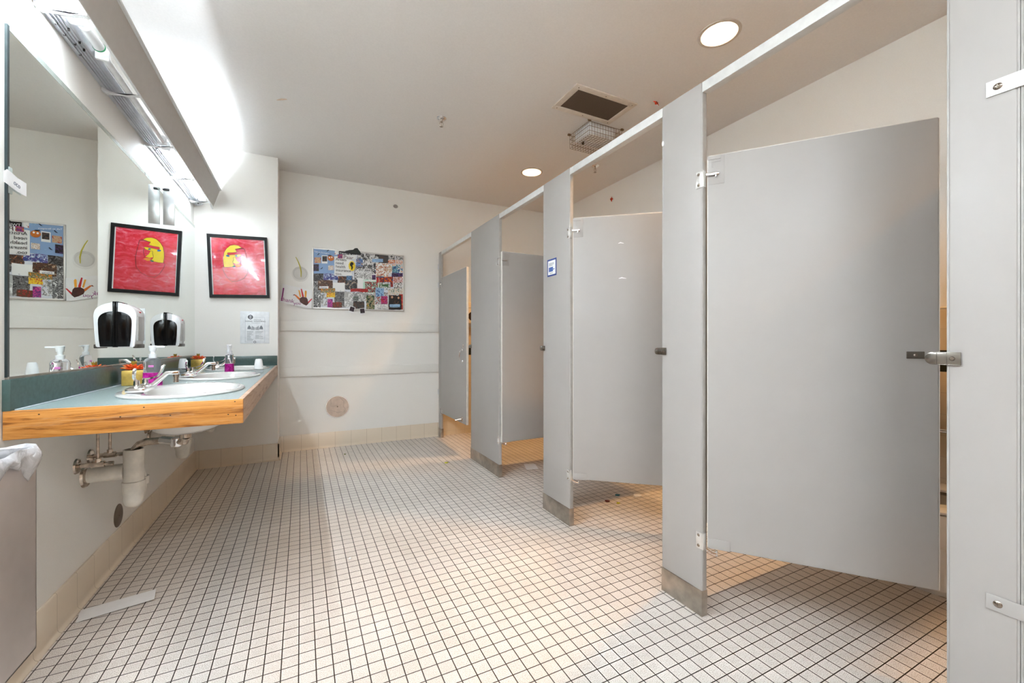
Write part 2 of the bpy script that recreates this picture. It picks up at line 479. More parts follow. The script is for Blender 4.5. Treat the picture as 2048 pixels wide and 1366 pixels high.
# ------------------------------------------------------------------ vanity light along the left wall
t = thing('vanity_light', 'long open fluorescent vanity light with grey valance above the mirror', 'light', (XL, 2.9, 2.2))
y0, y1 = -0.45, YR - 0.015  # near end extended past the view to add light to the room
r = B(); r.prism([(XL, 2.200), (XL + 0.012, 2.196), (XL + 0.060, 2.202), (XL + 0.066, 2.216), (XL + 0.060, 2.240), (XL + 0.060, 2.258), (XL, 2.258)], y0, y1, 'Y')
for k in range(4): r.box(XL + 0.020 + k * 0.010, XL + 0.0225 + k * 0.010, y0, y1, 2.190 + k * 0.002, 2.204 + k * 0.002)
obj('channel', r, plain('galvanised_channel', (200, 202, 208), 0.38, 0.5, var=0.05, nscale=10), t)
r = B(); r.prism([(XL + 0.131, 2.201), (XL + 0.136, 2.200), (XL + 0.181, 2.345), (XL + 0.176, 2.346)], y0, y1, 'Y')
va = obj('valance', r, plain('valance_enamel', (196, 192, 188), 0.5, var=0.01), t)
r = B(); r.prism([(XL + 0.175, 2.343), (XL + 0.190, 2.343), (XL + 0.192, 2.351), (XL + 0.175, 2.351)], y0, y1, 'Y').box(XL + 0.128, XL + 0.137, y0, y1, 2.196, 2.201)
obj('valance_lip', r, white_matt, t)
for yb in (1.96, 2.49, 3.06, 3.59, 4.13):
    r = B(); r.prism([(XL + 0.002, 2.184), (XL + 0.016, 2.176), (XL + 0.03, 2.180), (XL + 0.134, 2.193), (XL + 0.134, 2.197), (XL + 0.09, 2.1835), (XL + 0.03, 2.186), (XL + 0.016, 2.194), (XL + 0.002, 2.200)], yb, yb + 0.022, 'Y')
    r.cyl((XL + 0.018, yb + 0.006, 2.182), (XL + 0.018, yb + 0.006, 2.176), 0.004, n=8).cyl((XL + 0.026, yb + 0.015, 2.184), (XL + 0.026, yb + 0.015, 2.178), 0.004, n=8)
    obj('bracket', r, white_matt, t)
tubes = [(-0.40, 0.76, 2), (0.84, 2.02, 1), (2.24, 3.03, 0), (3.12, 4.10, 3)]
for a, c_, on in tubes:
    r = B(); r.cyl((XL + 0.092, a, 2.204), (XL + 0.092, c_, 2.204), 0.0135, n=20)
    obj('fluorescent_tube', r, (tube_off, tube_lit, tube_dim, tube_far)[on], t)
    for yy in (a - 0.012, c_ - 0.004):
        r = B(); r.box(XL + 0.066, XL + 0.110, yy, yy + 0.016, 2.188, 2.240, 0.003); obj('lamp_socket', r, white_gloss, t)
r = B(); r.cyl((XL + 0.094, 2.06, 2.212), (XL + 0.094, 2.185, 2.212), 0.019, n=24); obj('ballast_capsule', r, white_gloss, t)
r = B(); r.lathe([(0.0188, 0), (0.0205, 0.002), (0.0205, 0.006), (0.0188, 0.008)], 24, close=True, M=Matrix.Translation((XL + 0.094, 2.178, 2.212)) @ Matrix.Rotation(-PI / 2, 4, 'X'))
obj('green_ring', r, plain('green_ring', (20, 140, 90), 0.4), t)['label'] = 'green end ring'
for yy, xx in ((2.06, 0.02), (2.08, 0.045), (2.12, 0.02), (2.15, 0.05), (2.17, 0.03), (2.20, 0.045), (2.24, 0.02), (3.10, 0.02), (3.12, 0.045), (3.15, 0.03), (3.19, 0.05), (3.22, 0.02), (4.17, 0.02), (4.21, 0.045)):
    r = B(); r.cyl((XL + xx, yy, 2.199), (XL + xx, yy, 2.190), 0.0035, n=8)
    obj('screw', r, dark_gap, t)
# cable from the valance end
r = B(); r.tube([(XL + 0.150, YR - 0.004, 2.345), (XL + 0.138, YR - 0.004, 2.32), (XL + 0.120, YR - 0.004, 2.28), (XL + 0.112, YR - 0.004, 2.24), (XL + 0.118, YR - 0.004, 2.20), (XL + 0.13, YR - 0.004, 2.185)], 0.0035, 8)
single('lamp_cable', r, white_matt, 'short curved white cable at the far end of the valance', 'cable')

# ------------------------------------------------------------------ mirror
t = thing('wall_mirror', 'large frameless mirror over the vanity, reflecting the far wall', 'mirror', (XL, YN + 0.02, 0.95))
r = B(); r.box(XL + 0.001, XL + 0.006, YN + 0.024, YR - 0.001, 0.954, 2.008); obj('mirror_glass', r, mirror_m, t, smooth=False)
r = B(); r.box(XL, XL + 0.0065, YN + 0.014, YN + 0.024, 0.952, 2.022); obj('dark_edge', r, mirror_edge, t)
r = B(); r.box(XL, XL + 0.0065, YN + 0.024, YR - 0.001, 2.008, 2.028); obj('top_edge', r, plain('bevelled_glass', (196, 206, 200), 0.1, 0.6), t)
r = B(); r.box(XL, XL + 0.010, YN + 0.014, YR - 0.001, 0.946, 0.954, 0.001); obj('bottom_channel', r, steel, t)

# paper tag on the mirror's near edge
t = thing('paper_tag', 'small curled white paper tag stuck to the near edge of the mirror', 'paper tag', (XL + 0.008, 1.82, 1.53))
r = B(); r.sweep([(XL + 0.010, 1.788, 1.552), (XL + 0.012, 1.80, 1.556), (XL + 0.011, 1.825, 1.553), (XL + 0.010, 1.855, 1.549), (XL + 0.012, 1.898, 1.547)], (0, 0, 1), [0.030, 0.044, 0.046, 0.043, 0.042], 0.0006)
obj('tag_paper', r, paper, t)
r = B(); r.box(XL + 0.0066, XL + 0.0076, 1.818, 1.836, 1.512, 1.592); obj('tape', r, plain('clear_tape', (196, 208, 206), 0.2), t)
text('lettering', 'oco', plain('grey_ink', (110, 110, 118), 0.6), t, MXp(XL + 0.0135, 1.828, 1.543, -0.15), 0.022)

# grey sheet holder on the mirror top
t = thing('sheet_holder', 'grey sheet with a dark clip bar hooked over the top of the mirror', 'holder', (XL + 0.01, 3.35, 1.80))
r = B(); r.box(XL + 0.014, XL + 0.072, 3.372, 3.375, 1.806, 2.052, 0.0008); obj('sheet', r, plain('grey_sheet', (176, 178, 178), 0.3, 0.6), t)
r = B(); r.box(XL + 0.012, XL + 0.046, 3.366, 3.380, 2.024, 2.038, 0.002); obj('clip_bar', r, black_matt, t)
r = B(); r.tube([(XL + 0.008, 3.370, 2.060), (XL + 0.012, 3.366, 2.050), (XL + 0.02, 3.364, 2.034), (XL + 0.009, 3.362, 2.028)], 0.0015, 6); obj('hook', r, chrome, t)

# automatic soap dispensers mounted on the mirror
def soap_dispenser(y, label):
    t = thing('soap_dispenser', label, 'soap dispenser', (XL + 0.0065, y, 1.035), 0, 'soap dispensers mounted on the mirror')
    out = [(0.008, 0.0), (0.064, 0.0), (0.070, 0.004), (0.073, 0.04), (0.076, 0.09), (0.078, 0.145), (0.0775, 0.158), (0.0750, 0.170), (0.070, 0.181), (0.061, 0.191), (0.049, 0.200), (0.035, 0.207), (0.020, 0.212), (0.008, 0.214)]
    r = B(); r.prism(out, 0.004, 0.126, 'Y', bev=0.003); obj('housing', r, white_gloss, t, local=True)
    win = [(0.006, 0.003), (0.053, 0.003), (0.0565, 0.03), (0.059, 0.07), (0.0605, 0.115), (0.0600, 0.130), (0.0575, 0.141), (0.053, 0.150), (0.046, 0.1575), (0.036, 0.164), (0.022, 0.169), (0.006, 0.171)]
    for a, c_ in ((-0.0015, 0.005), (0.125, 0.1315)):
        r = B(); r.prism(win, a, c_, 'Y', bev=0.0012); obj('side_window', r, black_gloss, t, local=True)
    r = B(); r.box(0.0, 0.009, 0.0, 0.13, 0.0, 0.219, 0.002); obj('back_plate', r, black_gloss, t, local=True)
    r = B(); r.box(0.068, 0.081, 0.02, 0.110, 0.03, 0.150, 0.004); obj('front_cover', r, plain('grey_cover', (176, 174, 172), 0.3), t, local=True)
    r = B(); r.box(0.062, 0.080, 0.012, 0.118, -0.005, 0.014, 0.003); obj('nozzle_foot', r, plain('dark_grey_plastic', (70, 62, 56), 0.35), t, local=True)
    r = B(); r.ball((0.074, 0.065, 0.172), 0.006, 0.008, 0.004, 10); obj('indicator', r, plain('red_plastic', (180, 30, 40), 0.3), t, local=True)['label'] = 'red indicator'
    return t
soap_dispenser(2.63, 'nearer white and black soap dispenser mounted on the mirror')
soap_dispenser(3.455, 'farther white and black soap dispenser mounted on the mirror')

# ------------------------------------------------------------------ vanity counter
SY = [2.21, 3.04, 3.87]; SX = -0.440
t = thing('vanity_counter', 'wall-hung vanity counter with grey-green laminate top and oak edging', 'counter', (XL, YN, 0.765))
r = B()
cuts = [YN + 0.018, 2.625, 3.455, YR]
for yc, a, c_ in zip(SY, cuts, cuts[1:]):
    r.sheet_hole(XL + 0.002, XN - 0.018, a, c_, ZC - 0.03, ZC, SX, yc, 0.190, 0.262, 64)
obj('worktop', r, lam_top, t, smooth=False)
r = B(); r.box(XL + 0.002, XN, YN, YN + 0.018, 0.765, ZC, 0.0015); obj('end_board', r, oak, t)
r = B(); r.box(XN - 0.018, XN, YN + 0.0185, YR - 0.002, 0.765, ZC, 0.0015); obj('front_board', r, oak_y, t)
r = B(); r.box(XL + 0.0005, XL + 0.019, YN, YR - 0.002, ZC, 0.946, 0.001); obj('backsplash', r, lam_dark, t)
r = B(); r.box(XL + 0.0195, XN - 0.004, YR - 0.018, YR - 0.001, ZC, 0.938, 0.001); obj('side_splash', r, lam_dark, t)
for x_, z_ in ((-0.72, 0.838), (-0.53, 0.815), (-0.47, 0.842), (-0.40, 0.81), (-0.215, 0.845), (-0.212, 0.795), (-0.235, 0.80)):
    r = B(); r.ball((x_, YN, z_), 0.0025, 0.0007, 0.0018, 8)
    obj('nail_mark', r, dark_gap, t)
r = B(); r.box(XL + 0.019, XL + 0.024, YN + 0.019, YR - 0.02, ZC, ZC + 0.003, 0.001); obj('caulk_line', r, plain('caulk', (190, 198, 204), 0.5), t)

def sink(yc, label):
    t = thing('oval_sink', label, 'sink', (SX, yc, ZC), 0, 'oval drop-in sinks in the vanity')
    rings = [(0.198, 0.272, 0, 0.0005), (0.210, 0.286, 0, 0.0005), (0.212, 0.288, 0, 0.005), (0.209, 0.284, 0, 0.0105), (0.200, 0.274, 0, 0.0125), (0.188, 0.260, 0.004, 0.0115), (0.166, 0.250, 0.024, 0.0105), (0.158, 0.243, 0.032, 0.007), (0.152, 0.236, 0.034, -0.005),
             (0.144, 0.222, 0.034, -0.05), (0.126, 0.190, 0.030, -0.10), (0.095, 0.140, 0.022, -0.132), (0.045, 0.06, 0.008, -0.146), (0.020, 0.020, 0.0, -0.148), (0.020, 0.020, 0, -0.166), (0.095, 0.115, 0.006, -0.164), (0.115, 0.145, 0.010, -0.150),
             (0.138, 0.195, 0.024, -0.095), (0.168, 0.252, 0.012, -0.02), (0.180, 0.256, 0.004, 0.0005)]
    r = B(); tb = bmesh.new(); vr = []; NS = 72
    for rx, ry, ox, z in rings:
        vr.append([tb.verts.new((ox + rx * math.cos(2 * PI * j / NS), ry * math.sin(2 * PI * j / NS), z)) for j in range(NS)])
    for i in range(len(vr)):
        q, p = vr[i], vr[(i + 1) % len(vr)]
        for j in range(NS): tb.faces.new([q[j], q[(j + 1) % NS], p[(j + 1) % NS], p[j]])
    bmesh.ops.recalc_face_normals(tb, faces=tb.faces[:]); r._merge(tb)
    obj('basin', r, porcelain, t, local=True)
    r = B(); r.lathe([(0.0, -0.144), (0.020, -0.144), (0.024, -0.1465)], 24); obj('drain', r, chrome, t, local=True)
    return t
s0 = sink(SY[0], 'white oval sink nearest the camera')
dup(s0, (SX, SY[1], ZC), 'white oval sink in the middle of the vanity')
dup(s0, (SX, SY[2], ZC), 'white oval sink farthest along, by the return wall')

def faucet(y, label):
    x = -0.576
    t = thing('faucet', label, 'faucet', (x, y, ZC + 0.0122), 0, 'chrome two-handle faucets')
    r = B(); r.box(-0.028, 0.032, -0.080, 0.080, 0.0, 0.017, 0.003); obj('base', r, chrome, t, local=True)
    r = B()
    r.prism([(0.008, 0.010), (0.045, 0.016), (0.088, 0.062), (0.122, 0.062), (0.122, 0.076), (0.080, 0.076), (0.035, 0.030), (0.008, 0.024)], -0.011, 0.011, 'Y', bev=0.0015)
    sp = obj('spout', r, chrome, t, local=True)
    r = B(); r.cyl((0.112, 0, 0.062), (0.112, 0, 0.052), 0.011, n=20).cyl((0.112, 0, 0.052), (0.112, 0, 0.030), 0.0085, 0.0095, n=20)
    obj('aerator', r, chrome_d, sp, local=True)
    for sgn in (-1, 1):
        yy = 0.051 * sgn
        r = B(); r.lathe([(0.0, 0.030), (0.009, 0.030), (0.010, 0.026), (0.020, 0.022), (0.024, 0.017), (0.0, 0.017)], 24, c=(0, yy, 0))
        hb = r.cyl((0, yy, 0.028), (0, yy, 0.046), 0.010, 0.009, n=16)
        if sgn < 0:
            pth = [(0.006, yy, 0.040), (-0.004, yy, 0.046), (-0.008, yy, 0.056), (-0.008, yy, 0.070), (-0.006, yy, 0.084), (-0.004, yy, 0.092)]
            wv = (0, 1, 0)
        else:
            pth = [(-0.008, yy, 0.044), (0.020, yy, 0.046), (0.040, yy, 0.054), (0.052, yy, 0.072), (0.058, yy, 0.094), (0.064, yy, 0.102)]
            wv = (0, 1, 0)
        r.sweep(pth, wv, [0.016, 0.016, 0.018, 0.022, 0.024, 0.012], 0.006)
        obj('handle', r, chrome, t, local=True)
    return t
f0 = faucet(SY[0] - 0.038, 'chrome two-handle faucet on the nearest sink')
dup(f0, (-0.576, SY[1] - 0.038, ZC + 0.0122), 'chrome two-handle faucet on the middle sink')
dup(f0, (-0.576, SY[2] - 0.038, ZC + 0.0122), 'chrome two-handle faucet on the farthest sink')

# ------------------------------------------------------------------ plumbing under the sinks
def trap(yc, label):
    y = yc + 0.13; x = -0.645
    t = thing('sink_drain', label, 'drain pipe', (x, y, 0.355), 0, 'white drain traps under the vanity')
    r = B(); r.cyl((SX, yc, 0.70), (SX, yc, 0.655), 0.021, n=20).cyl((SX, yc, 0.70), (SX, yc, 0.688), 0.03, n=20); obj('tailpiece', r, chrome_d, t)
    pts = []
    for k in range(9):
        a = k / 8
        pts.append((SX + (x - SX) * min(1, a * 1.0), yc + (y - yc) * min(1.0, a * 1.1), 0.640 - 0.02 * a if a < 0.8 else 0.624 - 0.06 * (a - 0.8) * 5 * (a - 0.8) * 5))
    pts = [(SX, yc, 0.655), (SX - 0.004, yc + 0.006, 0.638), (SX - 0.03, yc + 0.03, 0.634), (-0.54, y - 0.03, 0.632), (-0.60, y - 0.008, 0.628), (-0.625, y - 0.002, 0.618), (-0.640, y, 0.60), (x, y, 0.56)]
    r = B(); r.tube(pts, 0.0155, 16); obj('offset_pipe', r, chrome_d, t)
    r = B(); r.tube([pts[2], pts[3]], 0.0185, 16); r.box(SX - 0.055, SX - 0.018, yc + 0.012, yc + 0.045, 0.613, 0.655, 0.008); obj('slip_nut', r, chrome, t)
    r = B()
    r.lathe([(0.030, 0.245), (0.0345, 0.245), (0.0345, 0.11), (0.039, 0.108), (0.039, 0.062), (0.0345, 0.055), (0.0345, 0.03), (0.029, 0.010), (0.018, 0.0), (0.0, 0.0)], 32, c=(x, y, 0.355))
    obj('trap_cup', r, pvc, t)
    r = B()
    r.tube([(x - 0.005, y + 0.01, 0.385), (x, y + 0.045, 0.385), (x + 0.004, y + 0.066, 0.41), (x + 0.004, y + 0.070, 0.45), (x - 0.004, y + 0.062, 0.485), (x - 0.03, y + 0.035, 0.500), (x - 0.06, y + 0.006, 0.502)], [0.024] * 4 + [0.027] * 3, 16)
    r.cyl((x + 0.004, y + 0.070, 0.43), (x + 0.004, y + 0.070, 0.462), 0.031, n=24)
    obj('trap_bend', r, pvc, t)
    r = B(); r.cyl((XL + 0.006, y, 0.508), (x - 0.03, y, 0.508), 0.033, n=28); obj('waste_arm', r, pvc, t)
    r = B(); r.lathe([(0.0, 0.012), (0.036, 0.012), (0.046, 0.008), (0.050, 0.0), (0.0, 0.0)], 32, M=Matrix.Translation((XL, y, 0.508)) @ Matrix.Rotation(PI / 2, 4, 'Y')); obj('escutcheon', r, chrome_d, t)
    return t
p0 = trap(SY[0], 'white drain trap with chrome offset pipe under the nearest sink')
dup(p0, (-0.645, SY[1] + 0.13, 0.355), 'white drain trap under the middle sink')
dup(p0, (-0.645, SY[2] + 0.13, 0.355), 'white drain trap under the farthest sink')

def valve(y, z, label):
    t = thing('supply_valve', label, 'water valve', (XL, y, z), 0, 'supply stop valves under the vanity')
    r = B(); r.lathe([(0.0, 0.010), (0.018, 0.010), (0.028, 0.006), (0.031, 0.0), (0.0, 0.0)], 28, M=Matrix.Translation((0, 0, 0)) @ Matrix.Rotation(PI / 2, 4, 'Y')); obj('escutcheon', r, chrome_d, t, local=True)
    r = B(); r.cyl((0.008, 0, 0), (0.075, 0, 0), 0.009, n=16).cyl((0.045, 0, 0), (0.085, 0, 0), 0.0125, n=8).cyl((0.085, 0, 0), (0.095, 0, 0), 0.007, n=10).cyl((0.095, 0, 0), (0.112, 0, 0), 0.009, n=6)
    r.cyl((0.064, 0, 0), (0.064, 0, 0.024), 0.010, n=6); obj('stop_valve', r, chrome_d, t, local=True)
    r = B(); r.cyl((0.064, 0, 0.02), (0.064, 0, 0.775 - z + 0.04), 0.0055, n=12); obj('riser_tube', r, chrome_d, t, local=True)
    return t
v0 = valve(SY[0] + 0.055, 0.565, 'nearest chrome supply valve with riser under the nearest sink')
dup(v0, (XL, SY[0] + 0.175, 0.575), 'second chrome supply valve, just behind the nearest one')
dup(v0, (XL, SY[1] + 0.055, 0.565), 'near chrome supply valve under the middle sink')
dup(v0, (XL, SY[1] + 0.175, 0.575), 'far chrome supply valve under the middle sink')

# round cleanout covers
r = B(); r.lathe([(0.0, 0.004), (0.05, 0.004), (0.054, 0.002), (0.055, 0.0), (0.0, 0.0)], 36); r.ball((0, 0, 0.004), 0.005, 0.005, 0.002, 10)
r.bm.transform(Matrix.Translation((XL, 2.69, 0.213)) @ Matrix.Rotation(PI / 2, 4, 'Y'))
single('cleanout_cover', r, plain('dull_steel', (120, 108, 98), 0.4, 0.9), 'small round dark steel cleanout cover low under the vanity', 'cover')
t = thing('cleanout_cover', 'large round steel cleanout cover low on the far wall', 'cover', (0.327, YF, 0.403))
r = B(); r.lathe([(0.0, 0.003), (0.106, 0.003), (0.110, 0.0)], 48, M=MY(0.327, YF, 0.403)); obj('plate', r, plain('satin_plate', (205, 190, 178), 0.32, 0.75, var=0.05, nscale=20), t)
r = B(); r.lathe([(0.106, 0.0), (0.106, 0.006), (0.112, 0.006), (0.115, 0.0)], 48, M=MY(0.327, YF, 0.403)); obj('rim', r, chrome, t)
r = B(); r.lathe([(0.0, 0.007), (0.005, 0.006), (0.007, 0.002)], 16, M=MY(0.327, YF, 0.403)); obj('screw', r, screw_m, t)
wave = lambda pts: [(0.327 + a, YF - 0.0036, 0.403 + c_) for a, c_ in pts]
r = B()
r.tube(wave([(-0.065, 0.075), (-0.06, 0.04), (-0.066, 0.01), (-0.03, 0.005), (0.0, 0.02), (-0.01, 0.0)]), 0.0008, 5)
r.tube(wave([(0.02, 0.095), (0.06, 0.05), (0.055, 0.0), (0.075, -0.03), (0.06, -0.06)]), 0.0008, 5)
r.tube(wave([(-0.07, -0.03), (-0.03, -0.045), (0.0, -0.06), (0.04, -0.055)]), 0.0008, 5)
obj('scratch', r, plain('scratch', (120, 108, 100), 0.5), t)

# ------------------------------------------------------------------ waste bin
t = thing('waste_bin', 'wall-hung stainless steel waste bin at the left edge of the picture', 'bin', (XL, 1.41, 0.227))
x1 = -0.645
r = B()
for a in ((XL + 0.001, x1, 1.215, 1.219), (XL + 0.001, x1, 1.597, 1.601), (x1 - 0.003, x1, 1.215, 1.601), (XL + 0.001, XL + 0.004, 1.215, 1.601)):
    r.box(a[0], a[1], a[2], a[3], 0.227, 0.775, 0.001)
r.box(XL + 0.001, x1, 1.215, 1.601, 0.227, 0.232, 0.001)
obj('body', r, steel_bin, t)
def bag_mat():
    m, nt, b_ = nmat('thin_plastic')
    setp(b_, Roughness=0.22, Transmission_Weight=0.35, IOR=1.2)
    v = coords(nt); f = noise(nt, v, 25, 4, 0.6, 1.0)
    nt.links.new(ramp(nt, f, [(0.35, (206, 206, 208)), (0.65, (246, 246, 248))]), b_.inputs['Base Color'])
    bump(nt, b_, f, 0.9, 0.006)
    return m
# liner folded over the rim, hanging unevenly, with an inner sleeve
bag = B(); bmx = bag.bm
path = []
for k in range(48):
    u = k / 48 * 2 * (0.155 + 0.386)
    if u < 0.155: p = (XL + u, 1.599, (0, 1))
    elif u < 0.155 + 0.386: p = (x1, 1.599 - (u - 0.155), (1, 0))
    elif u < 0.31 + 0.386: p = (x1 - (u - 0.541), 1.215, (0, -1))
    else: p = (XL + 0.004, 1.215 + (u - 0.696), (0, 0))
    path.append(p)
rng = random.Random(3)
rows = []
for j in range(9):
    row = []
    for k, (px_, py_, nn) in enumerate(path):
        if j <= 2: off, z = -0.010 + j * 0.002, 0.66 + j * 0.058
        else:
            s_ = (j - 3) / 5
            drop = 0.055 + 0.022 * math.sin(k * 0.9) + 0.012 * math.sin(k * 2.3)
            off = 0.004 + 0.010 * math.sin(s_ * PI) + 0.007 * s_ * math.sin(k * 1.7)
            z = 0.782 - s_ * drop
        zz = z + (0.004 * math.sin(k * 1.3) if j == 3 else 0)
        if nn == (0, 0): off = min(off, 0.0)
        row.append(bmx.verts.new((max(XL + 0.003, px_ + nn[0] * off + 0.003 * math.sin(k * 1.1 + j)), py_ + nn[1] * off, zz)))
    rows.append(row)
for j in range(8):
    for k in range(48):
        bmx.faces.new([rows[j][k], rows[j][(k + 1) % 48], rows[j + 1][(k + 1) % 48], rows[j + 1][k]])
lb = obj('liner_bag', bag, bag_mat(), None)
md = lb.modifiers.new('thickness', 'SOLIDIFY'); md.thickness = 0.0008
lb.parent = t; lb.data.transform(ORIG[t.name].inverted())
lb['label'] = 'crumpled clear plastic liner'

# ------------------------------------------------------------------ things on the counter
bottle_m, nt_, bb_ = nmat('clear_plastic'); setp(bb_, Roughness=0.06, Transmission_Weight=0.93, IOR=1.12); bb_.inputs['Base Color'].default_value = (0.93, 0.92, 0.95, 1)
pink_m, nt_, bb_ = nmat('pink_soap'); setp(bb_, Roughness=0.1, Transmission_Weight=0.35, IOR=1.3)
nt_.links.new(ramp(nt_, noise(nt_, coords(nt_), 60, 3, 0.5, 1), [(0.35, (178, 20, 130)), (0.65, (238, 60, 190))]), bb_.inputs['Base Color'])
def bottle(x, y, rz, label, fill=0.062):
    t = thing('soap_bottle', label, 'soap bottle', (x, y, ZC + 0.0008), rz, 'foaming soap bottles on the vanity')
    r = B(); r.lathe([(0.0, 0.0), (0.034, 0.0), (0.037, 0.004), (0.036, 0.05), (0.033, 0.10), (0.034, 0.112), (0.030, 0.124), (0.020, 0.132), (0.0, 0.134)], 32, 1.0, 0.72); obj('bottle', r, bottle_m, t, local=True)
    r = B(); r.lathe([(0.0, -0.0005), (0.0350, -0.0005), (0.0376, 0.004), (0.0366, fill), (0.0, fill)], 32, 1.0, 0.74); obj('pink_soap', r, pink_m, t, local=True)
    r = B(); r.lathe([(0.0, 0.130), (0.015, 0.130), (0.016, 0.148), (0.010, 0.150), (0.010, 0.168), (0.0, 0.168)], 24); obj('collar', r, white_gloss, t, local=True)
    r = B(); r.lathe([(0.0, 0.164), (0.013, 0.164), (0.016, 0.188), (0.013, 0.190), (0.0, 0.190)], 24).box(0.0, 0.048, -0.006, 0.006, 0.180, 0.188, 0.002); obj('pump_head', r, white_gloss, t, local=True)
    r = B(); r.box(-0.010, 0.010, -0.0256, -0.0249, 0.088, 0.098, 0.0002); obj('label_sticker', r, plain('pink_print', (222, 130, 200), 0.4), t, local=True)
    return t
bo = bottle(-0.634, 2.552, 0.0, 'soap bottle with pink soap behind the nearest faucet')
dup(bo, (-0.435, 3.382, ZC + 0.0008), 'soap bottle with pink soap in front of the farthest sink', rz=-1.35)

def plant(x, y, rz, label):
    t = thing('potted_succulent', label, 'plant', (x, y, ZC + 0.0008), rz, 'orange succulents in gold cube pots')
    r = B(); r.box(-0.040, 0.040, -0.040, 0.040, 0.0, 0.072, 0.003); obj('pot', r, plain('gold_pot', (196, 166, 84), 0.35, 0.35, var=0.06, nscale=60), t, local=True)
    r = B(); rg = random.Random(5)
    for ring, (n, tilt, ln) in enumerate(((12, 0.22, 0.053), (10, 0.45, 0.049), (7, 0.8, 0.040))):
        for k in range(n):
            a = 2 * PI * k / n + ring * 0.3 + rg.uniform(-0.1, 0.1); tl = tilt + rg.uniform(-0.1, 0.1)
            M = Matrix.Translation((0, 0, 0.074)) @ Matrix.Rotation(a, 4, 'Z') @ Matrix.Rotation(-tl, 4, 'Y')
            r.lathe([(0.0, 0.0), (0.006, ln * 0.2), (0.008, ln * 0.55), (0.005, ln * 0.85), (0.0, ln)], 8, 0.55, 1.0, M=M @ Matrix.Rotation(PI / 2, 4, 'Y'))
    m, nt, b_ = nmat('orange_leaf'); setp(b_, Roughness=0.4)
    nt.links.new(ramp(nt, noise(nt, coords(nt), 45, 2), [(0.35, (206, 62, 20)), (0.5, (236, 96, 36)), (0.65, (240, 150, 80))]), b_.inputs['Base Color'])
    obj('orange_rosette', r, m, t, local=True)
    r = B()
    for k in range(7):
        a = 2 * PI * k / 7
        r.lathe([(0.0, 0.0), (0.004, 0.008), (0.0035, 0.02), (0.0, 0.032)], 6, M=Matrix.Translation((0, 0, 0.088)) @ Matrix.Rotation(a, 4, 'Z') @ Matrix.Rotation(0.35, 4, 'Y'))
    obj('centre_shoot', r, plain('olive_shoot', (150, 130, 40), 0.5), t, local=True)['label'] = 'olive green shoots'
    return t
pl = plant(-0.722, 2.625, 0.12, 'orange succulent in a gold cube pot behind the nearest faucet')
dup(pl, (-0.722, 4.03, ZC + 0.0008), 'orange succulent in a gold cube pot near the far mirror corner', rz=0.0)

def cup(x, y, rz, label):
    t = thing('counter_cup', label, 'cup', (x, y, ZC + 0.0008), rz, 'small white caps on clear bases')
    r = B(); r.lathe([(0.0, 0.0), (0.026, 0.0), (0.026, 0.028), (0.0, 0.028)], 24, 1, 0.8); obj('clear_base', r, bottle_m, t, local=True)
    r = B(); r.lathe([(0.0, 0.028), (0.027, 0.028), (0.025, 0.055), (0.021, 0.085), (0.017, 0.094), (0.0, 0.096)], 28, 1, 0.8); obj('white_cap', r, white_gloss, t, local=True)
    return t
cp = cup(-0.722, 3.56, 0, 'small white capped cup by the backsplash, between two faucets')
dup(cp, (-0.256, 3.262, ZC + 0.0008), 'small white capped cup near the counter front edge')

# ------------------------------------------------------------------ painting on the return wall
def frame_uv(TL, TR, BL, TLp, TRp, BLp):
    """affine map from picture points to the wall plane"""
    def f(p):
        ax, ay = TRp[0] - TLp[0], TRp[1] - TLp[1]; bx, by = BLp[0] - TLp[0], BLp[1] - TLp[1]
        dx, dy = p[0] - TLp[0], p[1] - TLp[1]; dt = ax * by - ay * bx
        u = (dx * by - dy * bx) / dt; v = (ax * dy - ay * dx) / dt
        return (TL[0] + u * (TR[0] - TL[0]) + v * (BL[0] - TL[0]), TL[1] + u * (TR[1] - TL[1]) + v * (BL[1] - TL[1]))
    return f
TL, TR, BR, BL = (-0.711, 1.969), (-0.273, 1.984), (-0.252, 1.450), (-0.690, 1.434)
t = thing('framed_painting', 'red painting of a yellow face in a black frame on the return wall', 'painting', (-0.48, YR, 1.434))
cx_, cz_ = (TL[0] + BR[0]) / 2, (TL[1] + BR[1]) / 2
ins = lambda p, k: (p[0] + (cx_ - p[0]) * k, p[1] + (cz_ - p[1]) * k)
out = [TL, TR, BR, BL]; inn = [ins(p, 0.095) for p in out]
r = B()
for i in range(4):
    j = (i + 1) % 4
    r.prism([out[i], out[j], inn[j], inn[i]], YR - 0.022, YR - 0.001, 'Y')
obj('frame', r, plain('black_frame', (9, 10, 13), 0.45, sp=0.3), t)
r = B(); r.prism([ins(p, 0.085) for p in out], YR - 0.008, YR - 0.003, 'Y'); obj('mat_paper', r, paper, t)
m, nt, b_ = nmat('red_wash'); setp(b_, Roughness=0.12)
f1 = noise(nt, coords(nt, scale=(3.2, 1, 7)), 3.6, 6, 0.7, 1.2)
nt.links.new(ramp(nt, f1, [(0.30, (200, 12, 36)), (0.46, (228, 30, 58)), (0.58, (236, 76, 104)), (0.72, (244, 150, 170))]), b_.inputs['Base Color'])
r = B(); r.prism([(cx_ + (p[0] - cx_) * 0.87, cz_ + (p[1] - cz_) * 0.90) for p in out], YR - 0.010, YR - 0.008, 'Y'); obj('red_paper', r, m, t)
